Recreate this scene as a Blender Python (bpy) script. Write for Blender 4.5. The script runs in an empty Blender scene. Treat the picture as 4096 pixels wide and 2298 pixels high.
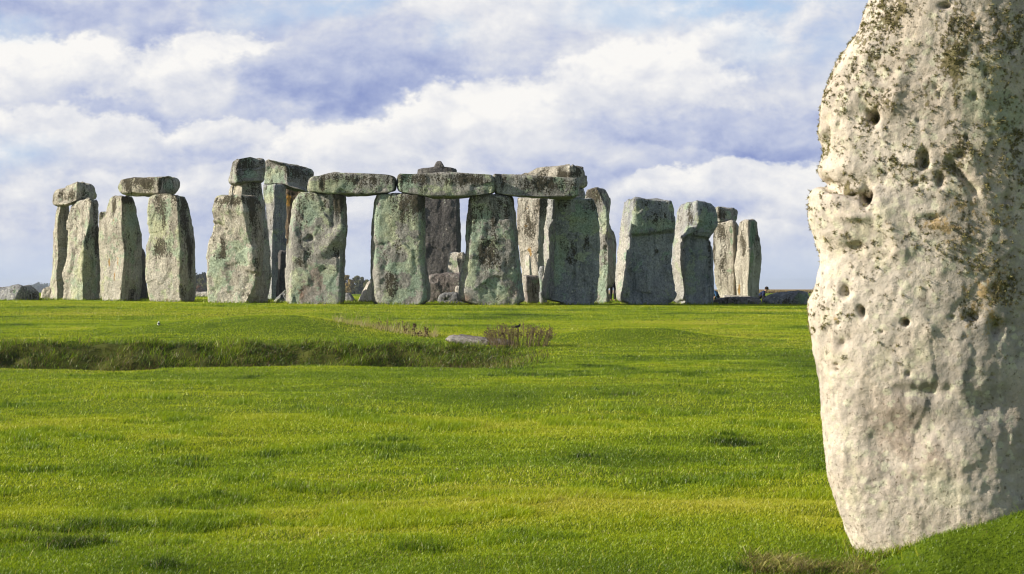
import bpy, math, random
import numpy as np

# ---------------------------------------------------------------- camera, sky, sun, exposure
S = bpy.context.scene
COL = S.collection
F, CX, CY, EYE = 7866.0, 2048.0, 1149.0, 1.6          # focal length in photo pixels, centre, eye height
cam = bpy.data.cameras.new("camera"); camo = bpy.data.objects.new("camera", cam); COL.objects.link(camo)
cam.sensor_width = 36.0; cam.lens = F / 4096 * 36.0
cam.clip_start = 0.1; cam.clip_end = 20000
camo.location = (0, 0, EYE); camo.rotation_euler = (math.radians(90), 0, 0)
cam.dof.use_dof = True; cam.dof.focus_distance = 74.0; cam.dof.aperture_fstop = 9.0
S.camera = camo
S.view_settings.view_transform = 'Standard'; S.view_settings.look = 'None'
S.view_settings.gamma = 1; S.view_settings.exposure = 0.52
S.cycles.max_bounces = 6; S.cycles.diffuse_bounces = 3; S.cycles.transmission_bounces = 3; S.cycles.volume_bounces = 0
S.cycles.sample_clamp_indirect = 6; S.cycles.filter_width = 1.1

SUN_EL = math.radians(26.0)
SUN_AZ = math.radians(99.5)       # measured from the view direction (+Y) towards the left (-X)
sd = np.array([-math.sin(SUN_AZ) * math.cos(SUN_EL), math.cos(SUN_AZ) * math.cos(SUN_EL), math.sin(SUN_EL)])
sun = bpy.data.lights.new("sun", 'SUN'); suno = bpy.data.objects.new("sun", sun); COL.objects.link(suno)
sun.energy = 4.8; sun.angle = math.radians(0.5); sun.color = (1.0, 0.93, 0.80)
from mathutils import Vector
suno.rotation_euler = Vector((-sd[0], -sd[1], -sd[2])).to_track_quat('-Z', 'Y').to_euler()
suno.location = (-60, 40, 60)

def lin(*c):
    return tuple(((v / 255) / 12.92 if v / 255 <= 0.04045 else ((v / 255 + 0.055) / 1.055) ** 2.4) for v in c) + (1.0,)

class NT:
    """small helper to write node trees"""
    def __init__(s, tree):
        s.t = tree; tree.nodes.clear()
    def n(s, typ, **kw):
        nd = s.t.nodes.new(typ)
        for k, v in kw.items():
            setattr(nd, k, v)
        return nd
    def l(s, a, b):
        s.t.links.new(a, b)
    def put(s, sock, v):
        if hasattr(v, 'is_output') or hasattr(v, 'links'):
            s.l(v, sock)
        else:
            sock.default_value = v
    def m(s, op, a, b=0.0, c=None, clamp=False):
        nd = s.n('ShaderNodeMath', operation=op, use_clamp=clamp)
        s.put(nd.inputs[0], a); s.put(nd.inputs[1], b)
        if c is not None: s.put(nd.inputs[2], c)
        return nd.outputs[0]
    def vm(s, op, a, b=(0, 0, 0)):
        nd = s.n('ShaderNodeVectorMath', operation=op)
        s.put(nd.inputs[0], a)
        if op == 'SCALE': s.put(nd.inputs[3], b)
        else: s.put(nd.inputs[1], b)
        return nd.outputs[1] if op == 'LENGTH' else nd.outputs[0]
    def noise(s, vec, scale, detail=6, rough=0.6, dist=0.0, out=0):
        nd = s.n('ShaderNodeTexNoise')
        s.l(vec, nd.inputs['Vector']); nd.inputs['Scale'].default_value = scale
        nd.inputs['Detail'].default_value = detail; nd.inputs['Roughness'].default_value = rough
        nd.inputs['Distortion'].default_value = dist
        return nd.outputs[out]
    def step(s, v, a, b, lo=0.0, hi=1.0):
        nd = s.n('ShaderNodeMapRange', interpolation_type='SMOOTHSTEP')
        s.put(nd.inputs[0], v); s.put(nd.inputs[1], a); s.put(nd.inputs[2], b)
        s.put(nd.inputs[3], lo); s.put(nd.inputs[4], hi)
        return nd.outputs[0]
    def mix(s, f, a, b, blend='MIX'):
        nd = s.n('ShaderNodeMix', data_type='RGBA', blend_type=blend)
        s.put(nd.inputs[0], f); s.put(nd.inputs[6], a); s.put(nd.inputs[7], b)
        return nd.outputs[2]
    def ramp(s, v, stops):
        nd = s.n('ShaderNodeValToRGB'); cr = nd.color_ramp
        while len(cr.elements) < len(stops): cr.elements.new(0.5)
        for e, (p, c) in zip(cr.elements, stops): e.position = p; e.color = c
        s.put(nd.inputs[0], v)
        return nd.outputs[0]
    def attr(s, name):
        nd = s.n('ShaderNodeAttribute'); nd.attribute_name = name
        return nd.outputs['Fac']

w = bpy.data.worlds.new("World"); S.world = w; w.use_nodes = True
T = NT(w.node_tree)
sky = T.n('ShaderNodeTexSky'); sky.sky_type = 'NISHITA'; sky.sun_disc = False
sky.sun_elevation = SUN_EL; sky.sun_rotation = -SUN_AZ
bgs = T.n('ShaderNodeBackground'); T.l(sky.outputs[0], bgs.inputs[0]); bgs.inputs[1].default_value = 0.075
geo = T.n('ShaderNodeTexCoord'); d0 = geo.outputs['Generated']
sp = T.n('ShaderNodeSeparateXYZ'); T.l(d0, sp.inputs[0])
dy = T.m('MAXIMUM', sp.outputs[1], 0.12)
U = T.m('MULTIPLY_ADD', T.m('DIVIDE', sp.outputs[0], dy), 7.866, 2.048)
V = T.m('MULTIPLY_ADD', T.m('DIVIDE', sp.outputs[2], dy), -7.866, 1.149)
cb = T.n('ShaderNodeCombineXYZ'); T.l(U, cb.inputs[0]); T.l(V, cb.inputs[1]); uv = cb.outputs[0]
uvs = T.vm('MULTIPLY', uv, (1.0, 1.35, 1.0))
w1 = T.vm('SUBTRACT', T.noise(uvs, 1.7, 3, 0.5, out=1), (0.5, 0.5, 0.5))
w2 = T.vm('SUBTRACT', T.noise(uvs, 5.0, 9, 0.62, out=1), (0.5, 0.5, 0.5))
P = T.vm('ADD', uv, T.vm('ADD', T.vm('MULTIPLY', w1, (0.22, 0.12, 0)), T.vm('MULTIPLY', w2, (0.24, 0.22, 0))))
#  cumulus heads, far ones first: u, v, ru, rv (sky directions), brightness of the lit head and of the base, cover
clouds = [
 (.28,.03,.46,.14,.60,.34,.85), (.62,.13,.16,.12,.50,.26,.7), (1.45,.10,.40,.20,.66,.36,.85), (1.64,.22,.14,.16,.45,.22,.7), (1.12,.11,.20,.12,.55,.30,.6), (2.25,.10,.70,.24,.86,.56,.85),
 (2.92,.24,.28,.16,.86,.10,.9), (3.25,.34,.3,.2,.66,.5,.5), (.16,.34,.44,.20,.98,.50,.95), (.46,.50,.22,.12,.44,.04,.9), (.88,.34,.38,.22,.96,.40,.92), (1.08,.47,.30,.14,.66,.34,.7),
 (1.42,.32,.56,.17,.48,.10,.95), (1.66,.35,.28,.15,.40,.12,.7), (.20,.57,.46,.14,.90,.66,.8), (.86,.55,.26,.09,.90,.56,.85),
 (1.48,.63,.46,.16,.92,.64,.92), (2.02,.55,.52,.24,.96,.44,.95), (2.60,.42,.44,.27,.97,.26,.93), (2.95,.58,.50,.15,.44,.10,.9), (2.55,.68,.40,.09,.50,.34,.7),
 (3.08,.76,.46,.12,.90,.56,.92), (2.72,.78,.22,.09,.88,.62,.85), (1.15,.75,.55,.10,.76,.62,.6), (2.9,.94,.42,.07,.80,.66,.6), (.50,.80,.62,.10,.76,.64,.6), (1.42,.85,.16,.05,.72,.42,.5)]
blue = [(1.10,.03,.30,.10,.45,.9), (1.40,.01,.20,.07,.6,.9), (2.60,.04,.50,.08,.50,.9), (3.22,.12,.36,.22,.45,.9),
        (.02,.62,.26,.10,.5,.9), (1.78,.15,.10,.08,.4,.9), (3.05,.0,.5,.06,.5,.8), (.02,.12,.2,.06,.4,.9)]
def field(lst, base, amp=1.0):
    acc = base
    for (u, v, ru, rv, a, so) in lst:
        q = T.vm('MULTIPLY', T.vm('SUBTRACT', P, (u, v, 0)), (1 / ru, 1 / rv, 0))
        acc = T.m('ADD', acc, T.step(T.vm('LENGTH', q), 1.0 + so * .35, 1.0 - so, 0.0, a * amp))
    return acc
def puff(vec):
    a_ = T.noise(vec, 2.6, 12, 0.56)
    b_ = T.noise(vec, 7.0, 9, 0.60)
    return T.m('ADD', T.m('MULTIPLY', a_, .70), T.m('MULTIPLY', b_, .30))
pw = T.vm('MULTIPLY', T.vm('ADD', uv, T.vm('MULTIPLY', w1, (0.20, 0.12, 0))), (1.0, 1.45, 1.0))
nz = puff(pw); nz2 = puff(T.vm('ADD', pw, (-.04, -.08, 0)))     # the same billows sampled a little towards the sun: which side is lit
rel = T.m('MULTIPLY', T.m('SUBTRACT', nz, nz2), 1.15)
nzc = T.m('MULTIPLY', T.m('SUBTRACT', nz, 0.5), .50)
fr1 = T.m('MULTIPLY', T.m('SUBTRACT', T.noise(uvs, 13.0, 6, .6), .5), .5)
L = T.m('ADD', .58, T.m('MULTIPLY', nzc, 1.2))
for (u, v, ru, rv, hb_, bb_, op) in clouds:
    q = T.vm('MULTIPLY', T.vm('SUBTRACT', P, (u, v, 0)), (1 / ru, 1 / rv, 0))
    sq = T.n('ShaderNodeSeparateXYZ'); T.l(q, sq.inputs[0])
    soft = T.step(sq.outputs[1], -.45, .45, .86, .30)           # crisp sunlit tops, soft bases
    mk = T.m('MULTIPLY', T.step(T.m('ADD', T.vm('LENGTH', q), fr1), 1.14, soft), op)
    br = T.step(sq.outputs[1], -.75, .85, hb_, bb_)
    L = T.m('ADD', L, T.m('MULTIPLY', mk, T.m('SUBTRACT', br, L)))
L = T.m('ADD', L, T.m('ADD', rel, T.m('MULTIPLY', nzc, .55)))
L = T.m('MULTIPLY_ADD', T.m('SUBTRACT', L, .55), 1.12, .56)
low = T.step(V, 0.86, 1.14)
L = T.m('ADD', T.m('MULTIPLY', L, T.m('SUBTRACT', 1.0, T.m('MULTIPLY', low, .7))), T.m('MULTIPLY', low, .45))
cc = T.ramp(L, [(0.0, lin(142, 157, 206)), (.22, lin(166, 178, 216)), (.45, lin(194, 202, 227)), (.68, lin(221, 224, 234)), (1.0, lin(254, 252, 249))])
B = field(blue, 0.0)
B = T.m('MULTIPLY', B, T.step(nz, .66, .40))
cc = T.mix(T.m('MULTIPLY', B, 1.0, clamp=True), cc, lin(176, 208, 240))
cc = T.mix(T.m('MULTIPLY', low, .5), cc, lin(194, 213, 240))
bgc = T.n('ShaderNodeBackground'); T.l(cc, bgc.inputs[0]); bgc.inputs[1].default_value = 0.68
# cloud cover: full where we look, broken elsewhere so blue sky lights the shade
far = T.step(sp.outputs[1], 0.55, 0.85)
oth = T.step(T.noise(d0, 2.2, 8, 0.6), .50, .66)
hi = T.step(sp.outputs[2], .45, .20)
cov = T.m('MAXIMUM', T.m('MULTIPLY', far, hi), T.m('MULTIPLY', oth, .75))
ms = T.n('ShaderNodeMixShader'); T.l(cov, ms.inputs[0]); T.l(bgs.outputs[0], ms.inputs[1]); T.l(bgc.outputs[0], ms.inputs[2])
wo = T.n('ShaderNodeOutputWorld'); T.l(ms.outputs[0], wo.inputs[0])

# ---------------------------------------------------------------- numpy noise and mesh helpers
rng = np.random.default_rng(7); random.seed(7)
TAB = rng.random(1 << 14).astype(np.float32)
def _h(ix, iy, iz):
    return TAB[((ix * 73856093) ^ (iy * 19349663) ^ (iz * 83492791)) & 16383]
def vnoise(x, y, z):
    x0 = np.floor(x); y0 = np.floor(y); z0 = np.floor(z)
    fx, fy, fz = x - x0, y - y0, z - z0
    fx = fx * fx * (3 - 2 * fx); fy = fy * fy * (3 - 2 * fy); fz = fz * fz * (3 - 2 * fz)
    ix, iy, iz = x0.astype(np.int64), y0.astype(np.int64), z0.astype(np.int64)
    r = 0
    for a in (0, 1):
        wx = fx if a else 1 - fx
        for b in (0, 1):
            wy = fy if b else 1 - fy
            for c in (0, 1):
                r = r + wx * wy * (fz if c else 1 - fz) * _h(ix + a, iy + b, iz + c)
    return r * 2 - 1
def fbm(x, y, z, oct=4, gain=.5):
    r = 0; a = 1; k = 1.0
    for o in range(oct):
        r = r + a * vnoise(x * k + 17.3 * o, y * k + 5.1 * o, z * k + 9.7 * o); a *= gain; k *= 2.03
    return r
def facets(x, y, z, amp, seed=0):
    x0, y0, z0 = np.floor(x), np.floor(y), np.floor(z); best = np.full(x.shape, 9.); val = np.zeros(x.shape)
    for a in (-1, 0, 1):
        for b in (-1, 0, 1):
            for c in (-1, 0, 1):
                i, j, k = (x0 + a).astype(np.int64), (y0 + b).astype(np.int64), (z0 + c).astype(np.int64)
                q = [_h(i + seed + 31 * m, j + 17 * m, k + 7 * m) for m in range(6)]
                dx, dy_, dz_ = x - i - q[0], y - j - q[1], z - k - q[2]; d = dx * dx + dy_ * dy_ + dz_ * dz_
                v = (q[3] - .5) * dx + (q[4] - .5) * dy_ + (q[5] - .5) * dz_ + (q[3] + q[5] - 1) * .22
                m_ = d < best; best = np.where(m_, d, best); val = np.where(m_, v, val)
    return val * amp
def sst(a, b, x):
    t = np.clip((x - a) / (b - a), 0, 1); return t * t * (3 - 2 * t)

def mesh(name, verts, faces, mat, parent=None, smooth=True, loc=None, attrs=None):
    """verts (n,3), faces (m,k) numpy -> ONE linked object"""
    me = bpy.data.meshes.new(name)
    verts = np.asarray(verts, dtype=np.float32)
    if isinstance(faces, np.ndarray): groups = [faces]
    else: groups = [np.asarray(f) for f in faces if len(f)]
    me.vertices.add(len(verts)); me.vertices.foreach_set('co', verts.ravel())
    idx = np.concatenate([g.ravel() for g in groups]).astype(np.int32)
    tot = np.concatenate([np.full(len(g), g.shape[1]) for g in groups]).astype(np.int32)
    st = np.concatenate([[0], np.cumsum(tot)[:-1]]).astype(np.int32)
    me.loops.add(len(idx)); me.loops.foreach_set('vertex_index', idx)
    me.polygons.add(len(tot)); me.polygons.foreach_set('loop_start', st)
    me.update(calc_edges=True)
    me.polygons.foreach_set('use_smooth', np.full(len(tot), smooth))
    for k, v in (attrs or {}).items():
        a = me.attributes.new(k, 'FLOAT', 'POINT'); a.data.foreach_set('value', np.asarray(v, dtype=np.float32))
    me.materials.append(mat)
    o = bpy.data.objects.new(name, me); COL.objects.link(o)
    if parent: o.parent = parent
    if loc is not None: o.location = loc
    return o
def tag(o, label=None, cat=None, group=None, kind=None):
    if label: o['label'] = label
    if cat: o['category'] = cat
    if group: o['group'] = group
    if kind: o['kind'] = kind
    return o
def empty(name, loc):
    o = bpy.data.objects.new(name, None); COL.objects.link(o); o.location = loc; o.empty_display_size = .2
    return o
def mat(name):
    m = bpy.data.materials.new(name); m.use_nodes = True
    return m, NT(m.node_tree)
def finish(t, col, rough=.9, bump=None, spec=.15, bdist=.02, bstr=.6):
    p = t.n('ShaderNodeBsdfPrincipled'); t.put(p.inputs['Base Color'], col); t.put(p.inputs['Roughness'], rough)
    p.inputs['Specular IOR Level'].default_value = spec
    if bump is not None:
        b = t.n('ShaderNodeBump'); b.inputs['Strength'].default_value = bstr; b.inputs['Distance'].default_value = bdist
        t.l(bump, b.inputs['Height']); t.l(b.outputs[0], p.inputs['Normal'])
    o = t.n('ShaderNodeOutputMaterial'); t.l(p.outputs[0], o.inputs[0])
    return p

# ---------------------------------------------------------------- terrain
def px2x(px, d): return (px - CX) / F * d
def H(x, y, fine=True):
    x = np.asarray(x, float); y = np.asarray(y, float)
    z = 0.0146 * (np.minimum(y, 75.) - 11.2)
    z = z + -0.006 * (np.clip(x, -40, 40) + 4) * sst(48, 74, y)
    # beyond the stones: falls away on the left, runs flat on the right
    left = 1 - sst(-14, 14, x * 100 / np.maximum(y, 60))
    z = z - left * 0.0075 * np.clip(y - 165, 0, 600) - 0.0011 * np.clip(y - 420, 0, 3000)
    # ditch, low bank behind it, mounds
    yy = y + 0.25 * np.sin(x * .55) + .15 * np.sin(x * 1.7 + 1)
    dep = 0.66 * (1 - sst(-2.0, 0.8, x))
    z = z - dep * sst(31.3, 33.6, yy) * (1 - sst(35.8, 39.3, yy))
    z = z + 0.10 * sst(37, 40, yy) * (1 - sst(42, 56, y)) * (1 - sst(-4, 0, x))
    mx = x + 5.2; sx = np.where(mx < 0, 3.3, 1.75)
    z = z + 0.36 * np.exp(-(mx / sx) ** 2) * np.exp(-((y - 45.2) / 2.6) ** 2)
    z = z + 0.28 * np.exp(-(np.abs((x - 2.6) / 1.8)) ** 2.4) * np.exp(-((y - 42.3) / 1.5) ** 2)
    # hump of turf at the foot of the near stone
    z = z + 0.27 * sst(1.95, 2.72, x) * np.exp(-((y - 11.15) / .34) ** 2) * (1 + .15 * np.sin(x * 9))
    z = z - .05 * np.exp(-((x - 1.95) / .4) ** 2 - ((y - 11.55) / .5) ** 2)
    if fine:
        calm = 1 - .8 * np.exp(-((x - 2.0) / .6) ** 2 - ((y - 11.6) / .7) ** 2)
        near = 1 - sst(26, 60, y)
        z = z + 0.030 * fbm(x / 3.2, y / 4.5, 0 * x + 3, 3) * (0.35 + .65 * near)
        z = z + 0.055 * np.minimum(fbm(x / 1.25, y / .9, 0 * x + 8, 3) + .15, .35) * near * calm * (1 - sst(13, 24, y) * .55)
        rough = sst(33, 36.2, yy) * (1 - sst(38.4, 39.8, yy)) * (1 - sst(-2.4, .6, x))
        z = z + rough * .13 * fbm(x / .42, y / .36, 0 * x, 3)
    return z
def ditch_mask(x, y):
    yy = y + 0.25 * np.sin(x * .55) + .15 * np.sin(x * 1.7 + 1)
    return sst(31.9, 33.4, yy) * (1 - sst(38.6, 39.7, yy)) * (1 - sst(-1.4, .9, x))
def ground_at(px, py, y0=11, y1=130):
    ys = np.linspace(y0, y1, 6000); xs = (px - CX) / F * ys
    line = EYE + (CY - py) / F * ys
    k = np.argmax(H(xs, ys) >= line)
    return float(xs[k]), float(ys[k]), float(H(xs[k], ys[k]))

gm, t = mat("turf_ground")

g = t.n('ShaderNodeNewGeometry'); pos = g.outputs['Position']
s3 = t.n('ShaderNodeSeparateXYZ'); t.l(pos, s3.inputs[0])
big = t.noise(pos, .35, 5, .6); fin = t.noise(pos, 14, 6, .7)
gc = t.mix(t.step(big, .35, .65), (.15, .22, .010, 1), (.23, .30, .014, 1))
gc = t.mix(t.step(fin, .3, .7), gc, (.10, .15, .010, 1))
drym = t.m('MULTIPLY', t.step(s3.outputs[1], 288, 300), t.step(s3.outputs[0], 4, 20))
gc = t.mix(drym, gc, t.mix(t.step(t.noise(pos, .4, 5), .4, .6), (.38, .26, .12, 1), (.27, .18, .09, 1)))
nearm = t.step(s3.outputs[1], 110, 70)
gc = t.mix(nearm, gc, t.mix(.5, gc, (.045, .07, .008, 1)))
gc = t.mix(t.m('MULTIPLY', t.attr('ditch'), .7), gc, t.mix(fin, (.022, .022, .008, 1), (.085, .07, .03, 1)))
finish(t, gc, .95, fin, .05, .03, .8)

ang_in = np.linspace(-17, 17, 330)
ang_out = np.concatenate([np.linspace(17.8, 60, 26), np.linspace(64, 296, 40), np.linspace(300, 342.2, 26)])
ang = np.radians(np.concatenate([ang_in, ang_out]))
rad = [0.6]
while rad[-1] < 3600:
    r = rad[-1]; rad.append(r + (0.5 if r < 9.5 else .05 if r < 13 else .09 if r < 42 else .22 if r < 80 else max(.4, r * .025)))
rad = np.array(rad)
RR, AA = np.meshgrid(rad, ang, indexing='ij')
gx, gy = RR * np.sin(AA), RR * np.cos(AA)
gz = H(gx, np.where(gy > 0, gy, 0) + np.where(gy <= 0, 3.0, 0))
gz = np.where(gy < 3, np.minimum(gz, 0), gz)
nr, na = RR.shape
ii, jj = np.meshgrid(np.arange(nr - 1), np.arange(na), indexing='ij')
a0 = ii * na + jj; a1 = ii * na + (jj + 1) % na
gf = np.stack([a0, a1, a1 + na, a0 + na], -1).reshape(-1, 4)[:, ::-1]
gv = np.stack([gx, gy, gz], -1).reshape(-1, 3)
gv = np.vstack([gv, [[0, 0, gz[0].mean()]]])
cf = np.stack([np.arange(na), (np.arange(na) + 1) % na, np.full(na, len(gv) - 1)], -1)[:, ::-1]
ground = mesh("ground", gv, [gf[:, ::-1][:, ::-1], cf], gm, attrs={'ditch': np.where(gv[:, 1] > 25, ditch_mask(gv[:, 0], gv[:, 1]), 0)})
tag(ground, "green turf plain with a shallow ditch and low mounds", None, None, 'structure')

# ---------------------------------------------------------------- stones
def stone_mat(name, base=(.24, .235, .22), base2=(.34, .33, .30), green=.5, dark=.5, orange=0., white=.3, warm=0., scale=1.0, spots=.4,
              gcol=(.30, .35, .205), dcol=(.040, .034, .022)):
    m, t = mat(name)
    tc = t.n('ShaderNodeTexCoord'); oi = t.n('ShaderNodeObjectInfo')
    p = t.vm('ADD', tc.outputs['Object'], t.vm('SCALE', (1.0, 1.7, .6), t.m('MULTIPLY', oi.outputs['Random'], 60.)))
    p = t.vm('SCALE', p, scale)
    pst = t.vm('MULTIPLY', p, (1.0, 1.0, .30))
    s3 = t.n('ShaderNodeSeparateXYZ'); t.l(tc.outputs['Object'], s3.inputs[0])
    n1 = t.noise(p, 1.3, 8, .62); n2 = t.noise(p, 9., 8, .7); n3 = t.noise(t.vm('MULTIPLY', p, (1.7, 1.7, .16)), 3.0, 8, .66, .15)
    c = t.mix(t.step(n1, .33, .67), base + (1,), base2 + (1,))
    c = t.mix(t.step(n3, .50, .66, 0, .7), c, tuple(v * .52 for v in base) + (1,))
    c = t.mix(t.step(n3, .46, .30, 0, .6), c, tuple(min(.6, v * 1.28) for v in base2) + (1,))
    wh = t.attr('wh')
    c = t.mix(t.m('MULTIPLY', wh, .8, clamp=True), c, (.50, .465, .40, 1))  # pale patches; on some stones also sunlight painted on the left face
    c = t.mix(t.m('MULTIPLY', t.attr('rd'), t.step(n1, .3, .6), clamp=True), c, (.27, .185, .14, 1))
    # pale crust spots
    vor = t.n('ShaderNodeTexVoronoi'); t.l(t.vm('ADD', p, t.vm('SCALE', t.noise(p, 12, 3, .6, out=1), .08)), vor.inputs['Vector']); vor.inputs['Scale'].default_value = 7.
    ws = t.m('MULTIPLY', t.step(vor.outputs['Distance'], .36, .26), t.step(t.noise(p, 2.1, 4), .62 - .22 * spots, .70 - .22 * spots))
    c = t.mix(t.m('MULTIPLY', ws, .75), c, (.46, .46, .38, 1))
    # green crust
    gn = t.m('ADD', t.noise(p, 2.0, 10, .68, .2), t.m('MULTIPLY', t.attr('gr'), .35))
    gn = t.m('MULTIPLY_ADD', t.m('SUBTRACT', n2, .5), .22, gn)
    gn = t.m('MULTIPLY_ADD', t.m('SUBTRACT', t.noise(p, 24., 4, .7), .5), .25, gn)
    gk = t.step(gn, .72 - .36 * green, .77 - .36 * green)
    gcol2 = t.mix(t.step(t.noise(p, .8, 3), .38, .62), gcol + (1,), (gcol[0] * .72, gcol[1] * .86, gcol[2] * .98, 1))
    c = t.mix(t.m('MULTIPLY', gk, .88), c, gcol2)
    # orange
    on = t.m('ADD', t.noise(p, 5.0, 8, .7), t.m('MULTIPLY', t.attr('og'), .4))
    c = t.mix(t.m('MULTIPLY', t.step(on, .74 - .2 * orange, .80 - .2 * orange), .8), c, (.34, .19, .035, 1))
    # dark bushy lichen: crowds of small dots whose density follows the stains and runs down from the top
    den = t.m('ADD', t.m('MULTIPLY', t.m('SUBTRACT', t.noise(pst, 2.6, 6, .6, .2), .5), 1.5), t.m('MULTIPLY', t.attr('dk'), .55))
    den = t.m('ADD', den, .55 * dark - .22)
    dots = t.m('ADD', t.m('MULTIPLY', t.noise(p, 17., 4, .75), .6), t.m('MULTIPLY', t.noise(pst, 10., 6, .75), .4))
    dkk = t.step(t.m('ADD', dots, t.m('MULTIPLY', den, .32)), .60, .655)
    c = t.mix(t.m('MULTIPLY', dkk, .95), c, t.mix(n2, dcol + (1,), tuple(v * 2.6 for v in dcol) + (1,)))
    fine = t.noise(p, 40., 6, .75)
    c = t.mix(.75, c, t.mix(t.step(fine, .28, .72), (.30, .30, .30, 1), (1.75, 1.75, 1.75, 1)), 'MULTIPLY')
    c = t.mix(.45, c, t.mix(t.step(t.noise(p, 14, 5, .75), .35, .65), (.40, .40, .40, 1), (1.6, 1.6, 1.6, 1)), 'MULTIPLY')
    bh = t.m('ADD', t.m('MULTIPLY', n2, .55), t.m('MULTIPLY', fine, .35))
    bh = t.m('ADD', bh, t.m('MULTIPLY', dkk, .3))
    bh = t.m('ADD', bh, t.m('MULTIPLY', t.noise(p, 4.5, 8, .7), .5))
    finish(t, c, .93, bh, .12, .09, 1.0)
    return m
M = {
 'cream': stone_mat('cream_lichen_stone', (.36, .325, .265), (.52, .475, .385), .50, .60, 0, .4, gcol=(.47, .475, .30)),
 'green': stone_mat('green_lichen_stone', (.27, .255, .23), (.40, .38, .34), .52, .62, 0, .3, gcol=(.44, .465, .305)),
 'slate': stone_mat('blue_grey_stone', (.25, .258, .268), (.40, .40, .39), .46, .44, 0, .3, spots=.5, gcol=(.42, .45, .30)),
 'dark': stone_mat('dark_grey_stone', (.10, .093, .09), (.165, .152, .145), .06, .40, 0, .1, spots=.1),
 'warm': stone_mat('warm_pale_stone', (.38, .34, .275), (.52, .475, .395), .12, .62, .25, .5),
 'pale': stone_mat('pale_smooth_stone', (.44, .40, .34), (.56, .515, .44), .10, .22, 0, .4),
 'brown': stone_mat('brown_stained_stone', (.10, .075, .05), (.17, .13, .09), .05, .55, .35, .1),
 'boulder': stone_mat('mottled_boulder_stone', (.18, .18, .185), (.35, .345, .34), .25, .46, 0, .6, spots=.9),
 'reddish': stone_mat('purple_brown_stone', (.20, .17, .155), (.31, .27, .245), .18, .48, .12, .4, spots=.6),
}

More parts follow.
